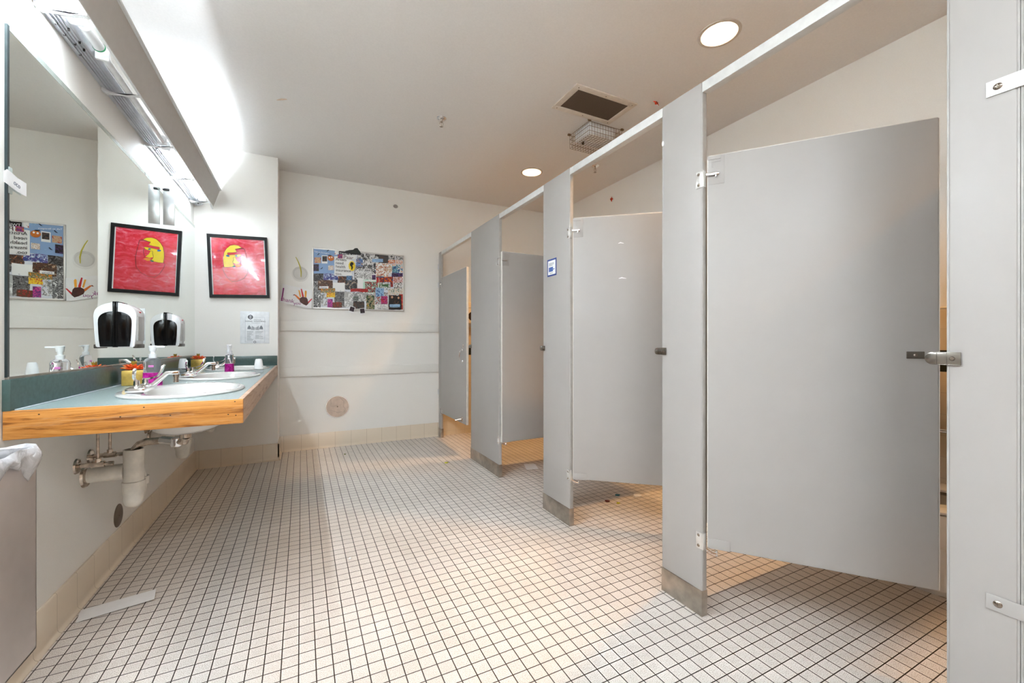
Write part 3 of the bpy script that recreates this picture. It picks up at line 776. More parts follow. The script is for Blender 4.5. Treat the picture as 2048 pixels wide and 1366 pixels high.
# shapes traced in the mirrored view, flipped back left to right
g = frame_uv(TR, TL, BR, (165, 100), (835, 190), (143, 740))
yel = plain('yellow_paint', (244, 216, 20), 0.2); ink = plain('dark_line', (60, 20, 30), 0.3); blue = plain('blue_paint', (20, 100, 170), 0.2)
face = [(456, 262), (490, 246), (540, 246), (585, 262), (625, 300), (652, 345), (662, 400), (662, 450), (655, 495), (610, 490), (560, 478), (540, 462), (556, 440), (558, 420), (548, 405), (552, 380), (522, 372), (490, 362), (468, 345), (472, 334), (500, 338), (560, 352), (610, 366), (618, 352), (612, 340), (560, 330), (512, 316), (530, 290), (470, 268)]
def flat(pts, a, c_): 
    return [g(p) for p in pts]
r = B(); r.prism(flat(face, 0, 0), YR - 0.0112, YR - 0.010, 'Y')
r.prism(flat([(548, 378), (552, 410), (560, 436), (520, 440), (482, 428), (515, 405), (530, 376)], 0, 0), YR - 0.0112, YR - 0.010, 'Y')
obj('yellow_face', r, yel, t)
r = B(); r.prism(flat([(462, 448), (490, 440), (536, 444), (530, 466), (500, 470)], 0, 0), YR - 0.0113, YR - 0.010, 'Y'); obj('orange_lips', r, plain('orange_paint', (236, 150, 40), 0.25), t)
r = B()
for c_, a, h in (((612, 374), 20, 9), ((520, 357), 14, 6)):
    r.prism(flat([(c_[0] + a * math.cos(k), c_[1] + h * math.sin(k)) for k in [i * PI / 6 for i in range(12)]], 0, 0), YR - 0.0118, YR - 0.0112, 'Y')
obj('blue_eyes', r, blue, t)
r = B(); r.prism(flat([(528, 462), (562, 470), (558, 482), (530, 474)], 0, 0), YR - 0.0118, YR - 0.010, 'Y'); obj('green_mark', r, plain('green_paint', (20, 120, 90), 0.2), t)
r = B()
def line(pts, rr=0.0013): r.tube([(*(lambda q: (q[0], YR - 0.0108, q[1]))(g(p)),) for p in pts], rr, 6)
line([(455, 262), (425, 270), (408, 330), (388, 430), (396, 520), (440, 580), (510, 618), (570, 630), (620, 600), (655, 550), (672, 510), (656, 496)])
line(face + face[:1], 0.0012); line([(425, 268), (470, 275), (528, 288)]); line([(470, 345), (460, 380), (478, 430)])
obj('outline', r, ink, t)
r = B(); r.tube([(-0.330 + 0.005 * k, YR - 0.0108, 1.488 + (0.006 if k % 2 else 0.0)) for k in range(9)], 0.0006, 5); obj('signature', r, ink, t)
# glazing over the painting
r = B(); r.prism([ins(p, 0.09) for p in out], YR - 0.0170, YR - 0.0155, 'Y')
obj('glazing', r, gm, t)

# hand washing notice
t = thing('notice', 'white hand washing notice on the return wall above the counter', 'sign', (-0.365, YR, 1.047))
r = B(); r.box(-0.475, -0.256, YR - 0.004, YR - 0.001, 1.047, 1.328, 0.001); obj('panel', r, plain('notice_white', (236, 239, 242), 0.25), t)
r = B()
for a in ((-0.438, -0.290, 1.276, 1.2775), (-0.438, -0.290, 1.060, 1.0615), (-0.438, -0.4365, 1.060, 1.277), (-0.2915, -0.290, 1.060, 1.277)):
    r.box(a[0], a[1], YR - 0.0045, YR - 0.004, a[2], a[3])
obj('border', r, plain('pale_grey_ink', (168, 174, 186), 0.5), t)
inkd = plain('notice_ink', (58, 62, 72), 0.5); inkg = plain('grey_print', (128, 134, 142), 0.5)
text('lettering', 'HAND WASHING', inkd, t, MY(-0.438, YR - 0.0045, 1.236), 0.0165, sx=1.18)
text('lettering', 'NOTICE', inkd, t, MY(-0.372, YR - 0.0045, 1.252), 0.009, sx=1.6)
text('lettering', 'TECHNIQUE', inkg, t, MY(-0.392, YR - 0.0045, 1.224), 0.008, sx=1.5)
r = B(); r.lathe([(0.012, 0), (0.012, 0.0006), (0.020, 0.0006), (0.020, 0)], 8, M=MY(-0.399, YR - 0.004, 1.278)); r.box(-0.412, -0.386, YR - 0.0046, YR - 0.004, 1.274, 1.282)
r.lathe([(0.006, 0), (0.006, 0.0006), (0.0095, 0.0006), (0.0095, 0)], 16, M=MY(-0.366, YR - 0.004, 1.060)); obj('round_seal', r, inkd, t)
r = B()
for sx_ in (-1, 1):
    cx2 = -0.363 + sx_ * 0.045
    r.prism([(cx2 - 0.014, 1.172), (cx2 + 0.014, 1.172), (cx2 + 0.012, 1.188), (cx2, 1.208), (cx2 - 0.012, 1.188)], YR - 0.0045, YR - 0.004, 'Y')
    for k in range(4):
        r.prism([(cx2 - sx_ * (0.016 + 0.007 * k), 1.166), (cx2 - sx_ * (0.021 + 0.007 * k), 1.166), (cx2 - sx_ * (0.024 + 0.006 * k), 1.200 - 0.004 * k), (cx2 - sx_ * (0.020 + 0.006 * k), 1.200 - 0.004 * k)], YR - 0.0045, YR - 0.004, 'Y')
obj('hands_drawing', r, inkg, t)
r = B(); rg = random.Random(2)
for k in range(11):
    z_ = 1.152 - k * 0.0078
    for a, w_ in ((-0.425, rg.uniform(0.02, 0.05)), (-0.362, rg.uniform(0.025, 0.06))):
        if rg.random() < 0.8: r.box(a, a + w_, YR - 0.0044, YR - 0.004, z_, z_ + 0.0022)
obj('text_lines', r, inkg, t)

# ------------------------------------------------------------------ bulletin board on the far wall
BX0, BX1, BZ0, BZ1 = 0.095, 0.993, 1.390, 1.997
t = thing('bulletin_board', 'silver framed board covered with a collage of cut-out photos', 'bulletin board', ((BX0 + BX1) / 2, YF, BZ0))
r = B(); r.box(BX0 + 0.006, BX1 - 0.006, YF - 0.014, YF - 0.001, BZ0 + 0.006, BZ1 - 0.006); obj('backing', r, plain('board_white', (214, 218, 224), 0.4), t)
r = B()
for a in ((BX0, BX1, BZ1 - 0.014, BZ1), (BX0, BX1, BZ0, BZ0 + 0.014), (BX0, BX0 + 0.012, BZ0, BZ1), (BX1 - 0.012, BX1, BZ0, BZ1)):
    r.box(a[0], a[1], YF - 0.020, YF - 0.001, a[2], a[3], 0.003)
obj('frame', r, plain('aluminium_frame', (212, 210, 206), 0.35, 0.6), t)
def bp(px, py):
    """board position from a point of the enlarged view"""
    u = (px - 525) / 1140.0
    top = 340 + 0.088 * (px - 525); bot = 1100 + 0.031 * (px - 525)
    v = (py - top) / (bot - top)
    return BX0 + u * (BX1 - BX0), BZ1 - v * (BZ1 - BZ0)
K = {'k': (18, 16, 18), 'w': (236, 236, 234), 'g': (120, 120, 120), 'd': (64, 60, 60), 's': (178, 178, 176), 'r': (176, 30, 28), 'o': (214, 120, 36), 'n': (92, 56, 36), 't': (196, 164, 130),
     'b': (134, 164, 204), 'B': (40, 76, 140), 'y': (236, 206, 40), 'p': (206, 60, 140), 'P': (88, 50, 120), 'G': (60, 100, 60), 'l': (190, 224, 206), 'c': (150, 190, 220), 'm': (90, 140, 150)}
clip = [
 # x0,y0,x1,y1, colours, scale, layer, name
 (540, 355, 820, 665, 'bbbc', 14, 0, 'clipping'), (535, 665, 700, 770, 'kdgs', 26, 1, 'clipping'), (655, 665, 825, 745, 'BPbwc', 34, 2, 'clipping'),
 (820, 695, 1000, 790, 'kndot', 34, 1, 'clipping'), (590, 750, 760, 870, 'nnktr', 30, 2, 'clipping'), (540, 760, 620, 1085, 'wkgsd', 24, 1, 'clipping'),
 (620, 845, 790, 905, 'tGoy', 40, 3, 'clipping'), (760, 775, 905, 885, 'wwws', 20, 2, 'clipping'), (620, 900, 700, 1060, 'gswbd', 26, 1, 'clipping'),
 (690, 900, 790, 960, 'oyrB', 36, 4, 'clipping'), (780, 885, 925, 1085, 'kgdsg', 34, 1, 'clipping'), (700, 980, 760, 1083, 'pPpw', 36, 5, 'clipping'),
 (745, 1020, 870, 1085, 'nnrt', 44, 4, 'clipping'), (900, 890, 1010, 1085, 'wssg', 16, 2, 'clipping'), (1060, 400, 1330, 600, 'kgwsd', 20, 0, 'clipping'),
 (1330, 425, 1455, 600, 'ddnk', 16, 1, 'clipping'), (1455, 440, 1545, 490, 'kgwg', 60, 2, 'clipping'), (1558, 450, 1648, 492, 'kgwg', 60, 2, 'clipping'),
 (1455, 492, 1550, 540, 'wort', 60, 2, 'clipping'), (1556, 495, 1648, 545, 'owrt', 60, 2, 'clipping'), (1040, 560, 1320, 720, 'gkws', 30, 0, 'clipping'),
 (1020, 600, 1240, 740, 'kwgd', 48, 1, 'clipping'), (1045, 480, 1125, 580, 'bBtb', 30, 2, 'clipping'), (1245, 480, 1385, 520, 'cbcc', 12, 3, 'clipping'),
 (1290, 530, 1460, 700, 'wwtrw', 24, 4, 'clipping'), (1280, 620, 1390, 715, 'gBdg', 24, 3, 'clipping'), (1460, 555, 1515, 660, 'wtws', 18, 3, 'clipping'),
 (1505, 545, 1650, 665, 'Bmwot', 26, 2, 'clipping'), (1505, 570, 1580, 655, 'Bmck', 20, 5, 'clipping'), (1500, 655, 1655, 700, 'PkPB', 40, 4, 'clipping'),
 (1335, 700, 1520, 830, 'orkBg', 30, 1, 'clipping'), (1520, 690, 1650, 790, 'rwrtn', 26, 2, 'clipping'), (1530, 775, 1650, 850, 'kwng', 30, 3, 'clipping'),
 (925, 665, 990, 745, 'mBcb', 36, 3, 'clipping'), (910, 735, 1060, 860, 'dkgtn', 26, 2, 'clipping'), (1050, 720, 1145, 850, 'wwwt', 22, 1, 'clipping'),
 (1130, 735, 1335, 905, 'llwl', 8, 3, 'clipping'), (1150, 765, 1315, 900, 'lkrlw', 34, 4, 'clipping'), (975, 852, 1195, 890, 'rrkr', 60, 6, 'clipping'),
 (1000, 895, 1275, 1000, 'wgsw', 26, 2, 'clipping'), (1010, 945, 1075, 1000, 'Ggdw', 40, 5, 'clipping'), (1060, 915, 1170, 1010, 'wsgw', 40, 4, 'clipping'),
 (1010, 1005, 1145, 1105, 'ndkn', 40, 3, 'clipping'), (1170, 935, 1275, 1108, 'kGtky', 26, 4, 'clipping'), (1280, 900, 1450, 1050, 'kwgrt', 30, 3, 'clipping'),
 (1290, 840, 1400, 950, 'Bcbw', 30, 5, 'clipping'), (1360, 940, 1440, 1045, 'rpkr', 36, 6, 'clipping'), (1275, 1045, 1470, 1110, 'wwsw', 50, 4, 'clipping'),
 (1340, 770, 1480, 870, 'GwBg', 40, 4, 'clipping'), (1450, 850, 1650, 930, 'Gwtws', 30, 2, 'clipping'), (1600, 920, 1650, 1110, 'orrn', 24, 2, 'clipping'),
 (1460, 930, 1560, 1110, 'kkknt', 22, 5, 'clipping'), (1550, 935, 1630, 1110, 'kkknt', 22, 6, 'clipping'), (780, 450, 990, 690, 'wwww', 8, 3, 'clipping'),
 (835, 380, 1105, 432, 'kkkk', 8, 6, 'clipping'), (880, 425, 1040, 480, 'wwww', 8, 5, 'clipping'), (785, 375, 825, 430, 'wwrw', 30, 6, 'clipping'), (820, 425, 880, 475, 'oPpk', 40, 6, 'clipping'),
 (550, 465, 622, 535, 'ttrn', 44, 5, 'clipping'), (538, 550, 600, 635, 'kkPt', 40, 5, 'clipping'), (708, 565, 772, 622, 'wtwg', 44, 5, 'clipping'), (632, 440, 700, 540, 'wwww', 8, 5, 'clipping'), (640, 450, 694, 515, 'kdnk', 44, 7, 'clipping'),
 (1235, 672, 1295, 755, 'wwww', 8, 6, 'clipping'), (1242, 680, 1290, 740, 'kPkd', 44, 8, 'clipping'), (1300, 710, 1330, 775, 'rrrr', 8, 7, 'clipping'),
 (605, 822, 710, 850, 'wwww', 8, 6, 'clipping'), (1475, 1045, 1610, 1080, 'cccw', 20, 9, 'clipping'), (1340, 795, 1460, 840, 'GGGd', 20, 7, 'clipping'),
]
mcache = {}
for (a, c_, d, e, cols, sc, lay, nm) in clip:
    key = (cols, sc)
    if key not in mcache: mcache[key] = photo_mat('print_' + cols, [K[q] for q in cols], sc * 1.5, interp='CONSTANT')
    rg = random.Random(a * 7 + c_)
    # a slightly uneven cut outline
    pts = []
    cor = [(a, c_), (d, c_), (d, e), (a, e)]
    uneven = lay not in (0,) and sc > 15
    for i in range(4):
        p, q = cor[i], cor[(i + 1) % 4]
        pts.append(p)
        if uneven and (d - a) > 75:
            for s_ in (0.33, 0.66):
                pts.append((p[0] + (q[0] - p[0]) * s_ + rg.uniform(-5, 5), p[1] + (q[1] - p[1]) * s_ + rg.uniform(-5, 5)))
    W = [bp(*p) for p in pts]
    W = [(min(max(x, BX0 + 0.012), BX1 - 0.012), min(max(z, BZ0 + 0.012), BZ1 - (0.012 if c_ > 390 else 0.004))) for x, z in W]
    y_ = YF - 0.0142 - 0.0005 * lay - 0.000006 * clip.index((a, c_, d, e, cols, sc, lay, nm))
    r = B(); r.prism(W, y_ - 0.0004, y_, 'Y'); obj(nm, r, mcache[key], t, smooth=False)
ink_k = plain('black_ink', (24, 24, 26), 0.4); ink_w = plain('white_ink', (244, 244, 244), 0.4); ink_n = plain('plum_ink', (80, 40, 50), 0.4); ink_b = plain('blue_ink', (30, 50, 110), 0.4)
def btext(s_, px_, py_, size, m_, sx=1.0, rot=-0.06):
    x, z = bp(px_, py_)
    return text('lettering', s_, m_, t, MY(x, YF - 0.0205, z, rot), size, sx=sx, ext=0.0003)
btext('TWIN FLAMES', 840, 424, 0.028, ink_w, 1.05)
btext('Paar', 886, 475, 0.050, ink_n, 1.1)
for i, s_ in enumerate(('Artists', 'need', 'health', 'insurance', 'too.')):
    btext(s_, 795, 500 + i * 45, 0.038, ink_k, 1.0, 0.0)
btext('SWOON', 1035, 655, 0.040, ink_w, 1.35)
btext('Clarity', 618, 845, 0.020, ink_b, 1.1, 0)
btext('Easy', 1345, 835, 0.036, ink_w, 1.2)
btext('LOVE', 1345, 1075, 0.018, inkg, 1.3); btext('THE THING', 1310, 1102, 0.020, inkg, 1.15)
btext('soft society', 1482, 1072, 0.018, ink_b, 1.1)
btext('Talk to Strangers', 545, 400, 0.018, ink_w, 1.1)
# sunburst sticker with a black bird-like silhouette
x, z = bp(992, 570); r = B(); pts = []
for k in range(32):
    a = 2 * PI * k / 32; rr = (1.0 if k % 2 else 0.80)
    pts.append((x + 0.036 * rr * math.cos(a), z + 0.057 * rr * math.sin(a)))
r.prism(pts, YF - 0.0215, YF - 0.0205, 'Y'); obj('sunburst_sticker', r, plain('sticker_yellow', K['y'], 0.4), t)
r = B(); r.prism([(x - 0.018, z + 0.025), (x - 0.005, z + 0.042), (x + 0.012, z + 0.036), (x + 0.016, z + 0.018), (x + 0.004, z + 0.006), (x + 0.010, z - 0.012), (x + 0.002, z - 0.040), (x - 0.006, z - 0.038), (x - 0.006, z - 0.010), (x - 0.020, z + 0.006)], YF - 0.0225, YF - 0.0215, 'Y'); obj('silhouette', r, black_matt, t)
# orange smiling fruit sticker, the green ring lettering, two figures' faces
x, z = bp(738, 475); r = B(); r.ball((x, YF - 0.0195, z), 0.030, 0.001, 0.028, 16); fr_ = obj('fruit_sticker', r, plain('fruit_orange', (196, 110, 40), 0.4), t)
r = B(); r.ball((x + 0.010, YF - 0.0206, z + 0.010), 0.007, 0.0008, 0.008, 10).ball((x - 0.012, YF - 0.0206, z + 0.006), 0.007, 0.0008, 0.008, 10); obj('sticker_eyes', r, ink_w, fr_)
r = B(); r.ball((x - 0.01, YF - 0.0206, z + 0.027), 0.018, 0.0008, 0.005, 10); obj('sticker_leaf', r, black_matt, fr_)
r = B()
for px_, py_ in ((1505, 955), (1590, 965)):
    x, z = bp(px_, py_); r.ball((x, YF - 0.0200, z), 0.010, 0.0009, 0.013, 12)
obj('cut_out_faces', r, plain('skin_print', (206, 158, 128), 0.5), t)
r = B()
for px_, py_ in ((590, 425), (700, 380), (628, 600), (1500, 435)):
    x, z = bp(px_, py_); r.prism([(x - 0.012, z - 0.010), (x - 0.004, z - 0.004), (x + 0.010, z + 0.012), (x + 0.014, z + 0.006), (x + 0.002, z - 0.008)], YF - 0.0195, YF - 0.0185, 'Y')
obj('bird_cut_out', r, plain('bird_dark', (40, 50, 66), 0.5), t)
# dark furry-shaped cut-out sticking up over the top edge
x, z = bp(1000, 400); x0_ = x - 0.076
r = B(); r.prism([(x0_, 1.982), (x0_ + 0.01, 1.990), (x0_ + 0.045, 2.002), (x0_ + 0.080, 2.008), (x0_ + 0.098, 2.026), (x0_ + 0.122, 2.030), (x0_ + 0.135, 2.012), (x0_ + 0.150, 1.994), (x0_ + 0.156, 1.976)], YF - 0.0232, YF - 0.0220, 'Y')
obj('dark_cut_out', r, photo_mat('print_dark', [K['k'], (30, 40, 34), K['k'], (70, 56, 50)], 40), t)

def polaroid(x, z, rot, label):
    t = thing('instant_photo', label, 'photo', (x, YF - 0.0212, z), 0, 'instant photos hanging under the board')
    M = Matrix.Rotation(rot, 4, 'Y')
    r = B(); r.box(-0.027, 0.027, -0.001, 0.0, -0.033, 0.033, M=M); obj('card', r, paper, t, local=True)
    r = B(); r.box(-0.022, 0.022, -0.0016, -0.001, -0.018, 0.028, M=M); obj('picture', r, photo_mat('print_night', [K['k'], (50, 24, 40), K['k'], (170, 110, 110)], 50), t, local=True)
polaroid(0.462, 1.393, 0.28, 'tilted instant photo under the board, the left one of two')
polaroid(0.565, 1.378, -0.14, 'instant photo under the board, the right one of two')

# turkey hand drawing
t = thing('thank_you_card', 'white paper with a painted turkey handprint and purple lettering', 'drawing', (-0.05, YF, 1.39))
yp = YF - 0.014
r = B(); r.prism([(-0.162, 1.618), (0.094, 1.570), (0.094, 1.470), (0.086, 1.392), (0.056, 1.389), (-0.06, 1.418), (-0.190, 1.443)], yp - 0.0006, yp, 'Y'); obj('sheet', r, paper, t)
def cp_(px_, py_):   # enlarged view 9.757 per pixel from (540, 500)
    u = 540 + px_ / 9.757; v = 500 + py_ / 9.757
    return (-0.160 + (u - 565.8) * 0.00440, 1.618 - (v - 568.0) * 0.00487 + (u - 565.8) * 0.00012)
r = B(); r.prism([cp_(*p) for p in [(575, 930), (620, 905), (700, 915), (725, 950), (735, 1000), (740, 1040), (700, 1075), (640, 1050), (580, 1010), (565, 970)]], yp - 0.0014, yp - 0.0006, 'Y'); obj('brown_palm', r, plain('brown_paint', (74, 36, 28), 0.5, var=0.2), t)
fin = {'amber': [[(545, 775), (570, 775), (600, 905), (575, 910)], [(672, 790), (690, 775), (708, 800), (700, 912), (668, 908)]], 'red': [[(592, 750), (612, 745), (650, 880), (652, 908), (618, 908)], [(740, 1035), (735, 1000), (800, 935), (820, 940), (790, 975)]], 'orange': [[(470, 870), (490, 860), (575, 930), (575, 965), (555, 965)]]}
for nm, col in (('amber', (230, 160, 40)), ('red', (200, 34, 40)), ('orange', (216, 110, 30))):
    r = B()
    for p in fin[nm]: r.prism([cp_(*q) for q in p], yp - 0.0012, yp - 0.0006, 'Y')
    obj(nm + '_feathers', r, plain(nm + '_paint', col, 0.5), t)
r = B(); r.prism([cp_(*p) for p in [(440, 875), (470, 855), (478, 865), (470, 880)]], yp - 0.0012, yp - 0.0006, 'Y'); obj('beak', r, plain('beak_paint', (120, 50, 20), 0.5), t)
pur = plain('purple_marker', (150, 50, 130), 0.5)
r = B(); r.tube([(*(lambda q: (q[0], yp - 0.001, q[1]))(cp_(*p)),) for p in [(265, 740), (245, 880), (225, 990)]], 0.006, 6); obj('tall_stroke', r, pur, t)
x, z = cp_(205, 985); text('lettering', 'thank', pur, t, MY(x, yp - 0.0012, z, -0.16), 0.052)
x, z = cp_(455, 1060); text('lettering', 'you', pur, t, MY(x, yp - 0.0012, z, 0.05), 0.042)

# glass bowl with a yellow stick
t = thing('glass_wall_vase', 'round clear glass wall vase holding a thin yellow stick', 'vase', (-0.015, YF, 1.67))
r = B(); r.lathe([(0.0, 0.045), (0.02, 0.042), (0.045, 0.028), (0.060, 0.010), (0.064, 0.001), (0.060, 0.001), (0.056, 0.010), (0.042, 0.025), (0.02, 0.038), (0.0, 0.041)], 36, M=MY(-0.012, YF, 1.735)); obj('bowl', r, vm_, t)
r = B(); r.lathe([(0.052, 0.0), (0.052, 0.003), (0.070, 0.004), (0.074, 0.0)], 36, M=MY(-0.012, YF, 1.725)); obj('rim', r, vm_, t)
r = B(); r.tube([(-0.050, YF - 0.052, 1.880), (-0.030, YF - 0.052, 1.840), (-0.012, YF - 0.052, 1.790), (-0.003, YF - 0.052, 1.740), (-0.004, YF - 0.050, 1.690)], [0.003, 0.004, 0.005, 0.005, 0.003], 8); obj('yellow_stick', r, plain('yellow_stick', (196, 184, 60), 0.4), t)
r = B(); r.lathe([(0.0, 0.0), (0.018, 0.0), (0.020, 0.006), (0.016, 0.010), (0.0, 0.010)], 20, 1.25, 1, M=MY(0.906, YF, 2.522)); single('wall_button', r, plain('grey_button', (160, 152, 146), 0.5), 'small grey oval button high on the far wall', 'button')

# ------------------------------------------------------------------ ceiling pieces
t = thing('ceiling_vent', 'square ceiling vent with white frame and brown mesh above the stalls', 'vent', (1.82, 2.35, H))
r = B()
for a in ((1.568, 2.078, 2.195, 2.240), (1.568, 2.078, 2.458, 2.503), (1.568, 1.612, 2.24, 2.458), (2.034, 2.078, 2.24, 2.458)):
    r.box(a[0], a[1], a[2], a[3], H - 0.010, H - 0.0005, 0.002)
obj('frame', r, plain('vent_enamel', (224, 214, 202), 0.5), t)
vm = brick_mat('vent_mesh', (112, 94, 78), (106, 90, 76), (70, 58, 48), 0.006, 0.006, 0.0012, 'XY', (5, 5), 0.6)
r = B(); r.box(1.610, 2.036, 2.238, 2.460, H - 0.006, H - 0.001); obj('mesh_panel', r, vm, t)
for a, c_ in ((1.60, 2.22), (2.05, 2.22), (1.60, 2.48), (2.05, 2.48), (1.82, 2.48), (1.82, 2.218)):
    r = B(); r.ball((a, c_, H - 0.010), 0.004, 0.004, 0.002, 8); obj('screw', r, screw_m, t)

# caged emergency light
t = thing('caged_emergency_light', 'white emergency light inside a wire cage on the ceiling', 'light', (2.03, 2.62, H))
bx = (1.93, 2.17, 2.535, 2.735)
r = B(); r.box(*bx, H - 0.075, H - 0.0005, 0.008); obj('housing', r, white_gloss, t)
r = B(); r.box(1.95, 2.12, 2.56, 2.66, H - 0.084, H - 0.073, 0.006); obj('lens_panel', r, plain('frosted_lens', (236, 234, 230), 0.3), t)
r = B(); r.cyl((1.985, 2.70, H - 0.075), (1.985, 2.70, H - 0.092), 0.010, n=12); obj('test_lamp', r, dark_gap, t)
wire = plain('bronze_wire', (128, 104, 76), 0.4, 0.6)
r = B(); cx0, cx1, cy0, cy1, cz = 1.905, 2.215, 2.515, 2.765, H - 0.115
for k in range(13):
    x = cx0 + (cx1 - cx0) * k / 12
    r.tube([(x, cy0, H - 0.012), (x, cy0, cz), (x, cy1, cz), (x, cy1, H - 0.012)], 0.0013, 5)
for k in range(11):
    y = cy0 + (cy1 - cy0) * k / 10
    r.tube([(cx0, y, H - 0.012), (cx0, y, cz), (cx1, y, cz), (cx1, y, H - 0.012)], 0.0013, 5)
for z in (H - 0.012, H - 0.045, H - 0.08):
    r.tube([(cx0, cy0, z), (cx1, cy0, z), (cx1, cy1, z), (cx0, cy1, z), (cx0, cy0, z)], 0.0016, 5)
obj('wire_guard', r, wire, t)
for a, c_ in ((cx0 - 0.006, cy1), (cx0, cy0 - 0.006), (cx1 + 0.006, cy0)):
    r = B(); r.box(a - 0.012, a + 0.012, c_ - 0.008, c_ + 0.008, H - 0.014, H - 0.0005, 0.002); obj('mounting_clip', r, wire, t)

def sprinkler(x, y, label):
    t = thing('fire_sprinkler', label, 'sprinkler', (x, y, H), 0, 'pendent ceiling sprinklers')
    r = B(); r.lathe([(0.0, -0.014), (0.020, -0.012), (0.034, -0.005), (0.038, 0.0), (0.0, 0.0)], 28); obj('escutcheon', r, chrome, t, local=True)
    r = B(); r.cyl((0, 0, -0.012), (0, 0, -0.028), 0.009, n=8)
    for sgn in (-1, 1): r.tube([(0.009 * sgn, 0, -0.026), (0.013 * sgn, 0, -0.038), (0.010 * sgn, 0, -0.050), (0, 0, -0.058)], 0.002, 6)
    r.cyl((0, 0, -0.028), (0, 0, -0.056), 0.002, n=6); obj('frame', r, chrome_d, t, local=True)
    r = B()
    for k in range(8): r.box(0.002, 0.014, -0.0025, 0.0025, -0.062, -0.060, M=Matrix.Rotation(k * PI / 4, 4, 'Z'))
    r.cyl((0, 0, -0.062), (0, 0, -0.058), 0.005, n=10); obj('deflector', r, chrome_d, t, local=True)
    return t
sprinkler(0.924, 2.998, 'chrome sprinkler in the middle of the ceiling')
sprinkler(2.461, 3.159, 'chrome sprinkler seen over the stall rail, above the third stall')

def butterfly(x, y, z, label, M):
    t = thing('paper_butterfly', label, 'decoration', (x, y, z), 0, 'small red paper butterflies')
    r = B()
    for sgn in (-1, 1):
        r.prism([(0, -0.010), (0.012 * sgn, -0.018), (0.022 * sgn, -0.010), (0.014 * sgn, 0.0), (0.026 * sgn, 0.016), (0.010 * sgn, 0.018), (0, 0.004)], -0.001, 0.001, 'Z', M=M @ Matrix.Rotation(0.3 * sgn, 4, 'Y'))
    obj('wings', r, plain('red_orange_paper', (206, 62, 32), 0.5), t, local=True)
    r = B(); r.tube([(0, -0.012, 0), (0, 0.014, 0)], 0.0025, 6, M=M); obj('body', r, black_matt, t, local=True)
butterfly(2.177, 2.116, H - 0.012, 'red paper butterfly hanging from the ceiling beside the vent', Matrix.Rotation(1.2, 4, 'X'))
butterfly(2.900, 3.451, 2.56, 'red paper butterfly stuck on the right wall above the second door', Matrix.Rotation(-PI / 2, 4, 'Y') @ Matrix.Rotation(0.6, 4, 'Z'))
r = B(); r.tube([(-0.15, 3.27, H - 0.003), (-0.12, 3.245, H - 0.004), (-0.09, 3.23, H - 0.003)], [0.004, 0.010, 0.005], 8); r.bm.transform(Matrix.Translation((0, 0, H - 0.002)) @ Matrix.Diagonal((1, 1, 0.35, 1)) @ Matrix.Translation((0, 0, -H + 0.002)))
single('plaster_patch', r, plain('patch_beige', (222, 200, 180), 0.6), 'small beige smear on the bright part of the ceiling', 'patch')

# ------------------------------------------------------------------ toilet stalls
TH = 0.025
def shoe(b_, y0, y1):
    b_.box(XS - 0.004, XS + TH + 0.004, y0 - 0.004, y1 + 0.004, 0.001, 0.100, 0.003)
    return b_
def pilaster(y0, y1, label, top=2.062):
    t = thing('stall_pilaster', label, 'partition post', (XS + TH / 2, (y0 + y1) / 2, 0), 0, 'grey stall pilasters')
    r = B(); r.box(XS, XS + TH, y0, y1, 0.02, top, 0.004, 3); obj('panel', r, part_m, t)
    r = B(); shoe(r, y0, y1); obj('steel_shoe', r, steel, t)
    r = B(); r.box(XS + 0.001, XS + TH - 0.001, y0 - 0.0035, y0 + 0.001, 0.1, top - 0.036, 0.0015); r.box(XS + 0.001, XS + TH - 0.001, y1 - 0.001, y1 + 0.0035, 0.1, top - 0.036, 0.0015); obj('edge_seam', r, partd_m, t)
    return t
P = [(-0.75, 0.3085), (0.316, 0.424), (1.113, 1.308), (2.003, 2.293), (2.969, 3.570), (4.487, 4.572)]
names = ['wide grey stall post at the right edge of the picture', 'narrow grey post joined by two straps to the edge panel', 'grey stall post between the nearest door and the second door',
         'grey stall post with the blue-bordered sticker', 'widest grey stall post, left of the third door', 'narrow grey post against the far wall']
pil = [pilaster(a, c_, n) for (a, c_), n in zip(P, names)]
# straps across the joint between the first two
for z, lab in ((1.625, 'upper white strap screwed across the joint of the two nearest posts'), (0.480, 'lower grey strap screwed across the joint of the two nearest posts')):
    t = thing('joining_strap', lab, 'strap', (XS, 0.31, z), 0, 'straps on the nearest posts')
    r = B(); r.box(XS - 0.0035, XS - 0.0002, 0.255, 0.362, z - 0.017, z + 0.017, 0.0008); obj('strap', r, white_matt if z > 1 else part_m, t)
    for yy in (0.344, 0.272):
        r = B(); r.lathe([(0.0, 0.003), (0.004, 0.0026), (0.0075, 0.0)], 16, M=MXm(XS - 0.0035, yy, z)); r.box(-0.005, 0.005, -0.0006, 0.0006, 0.0026, 0.0034, M=MXm(XS - 0.0035, yy, z)); r.box(-0.0006, 0.0006, -0.005, 0.005, 0.0026, 0.0034, M=MXm(XS - 0.0035, yy, z))
        obj('screw', r, screw_m, t)
# overhead rail pieces between the posts
for k, (a, c_, lab) in enumerate(((0.424, 1.113, 'overhead rail above the nearest stall door'), (1.308, 2.003, 'overhead rail above the second stall door'), (2.293, 2.969, 'overhead rail above the third stall door'), (3.570, 4.487, 'overhead rail above the farthest stall door'))):
    r = B(); r.box(XS + 0.001, XS + 0.036, a + 0.001, c_ - 0.001, 2.022, 2.061, 0.002)
    single('stall_head_rail', r, plain('rail_enamel', (214, 214, 212), 0.35), lab, 'rail', 'grey head rails over the stall doors')
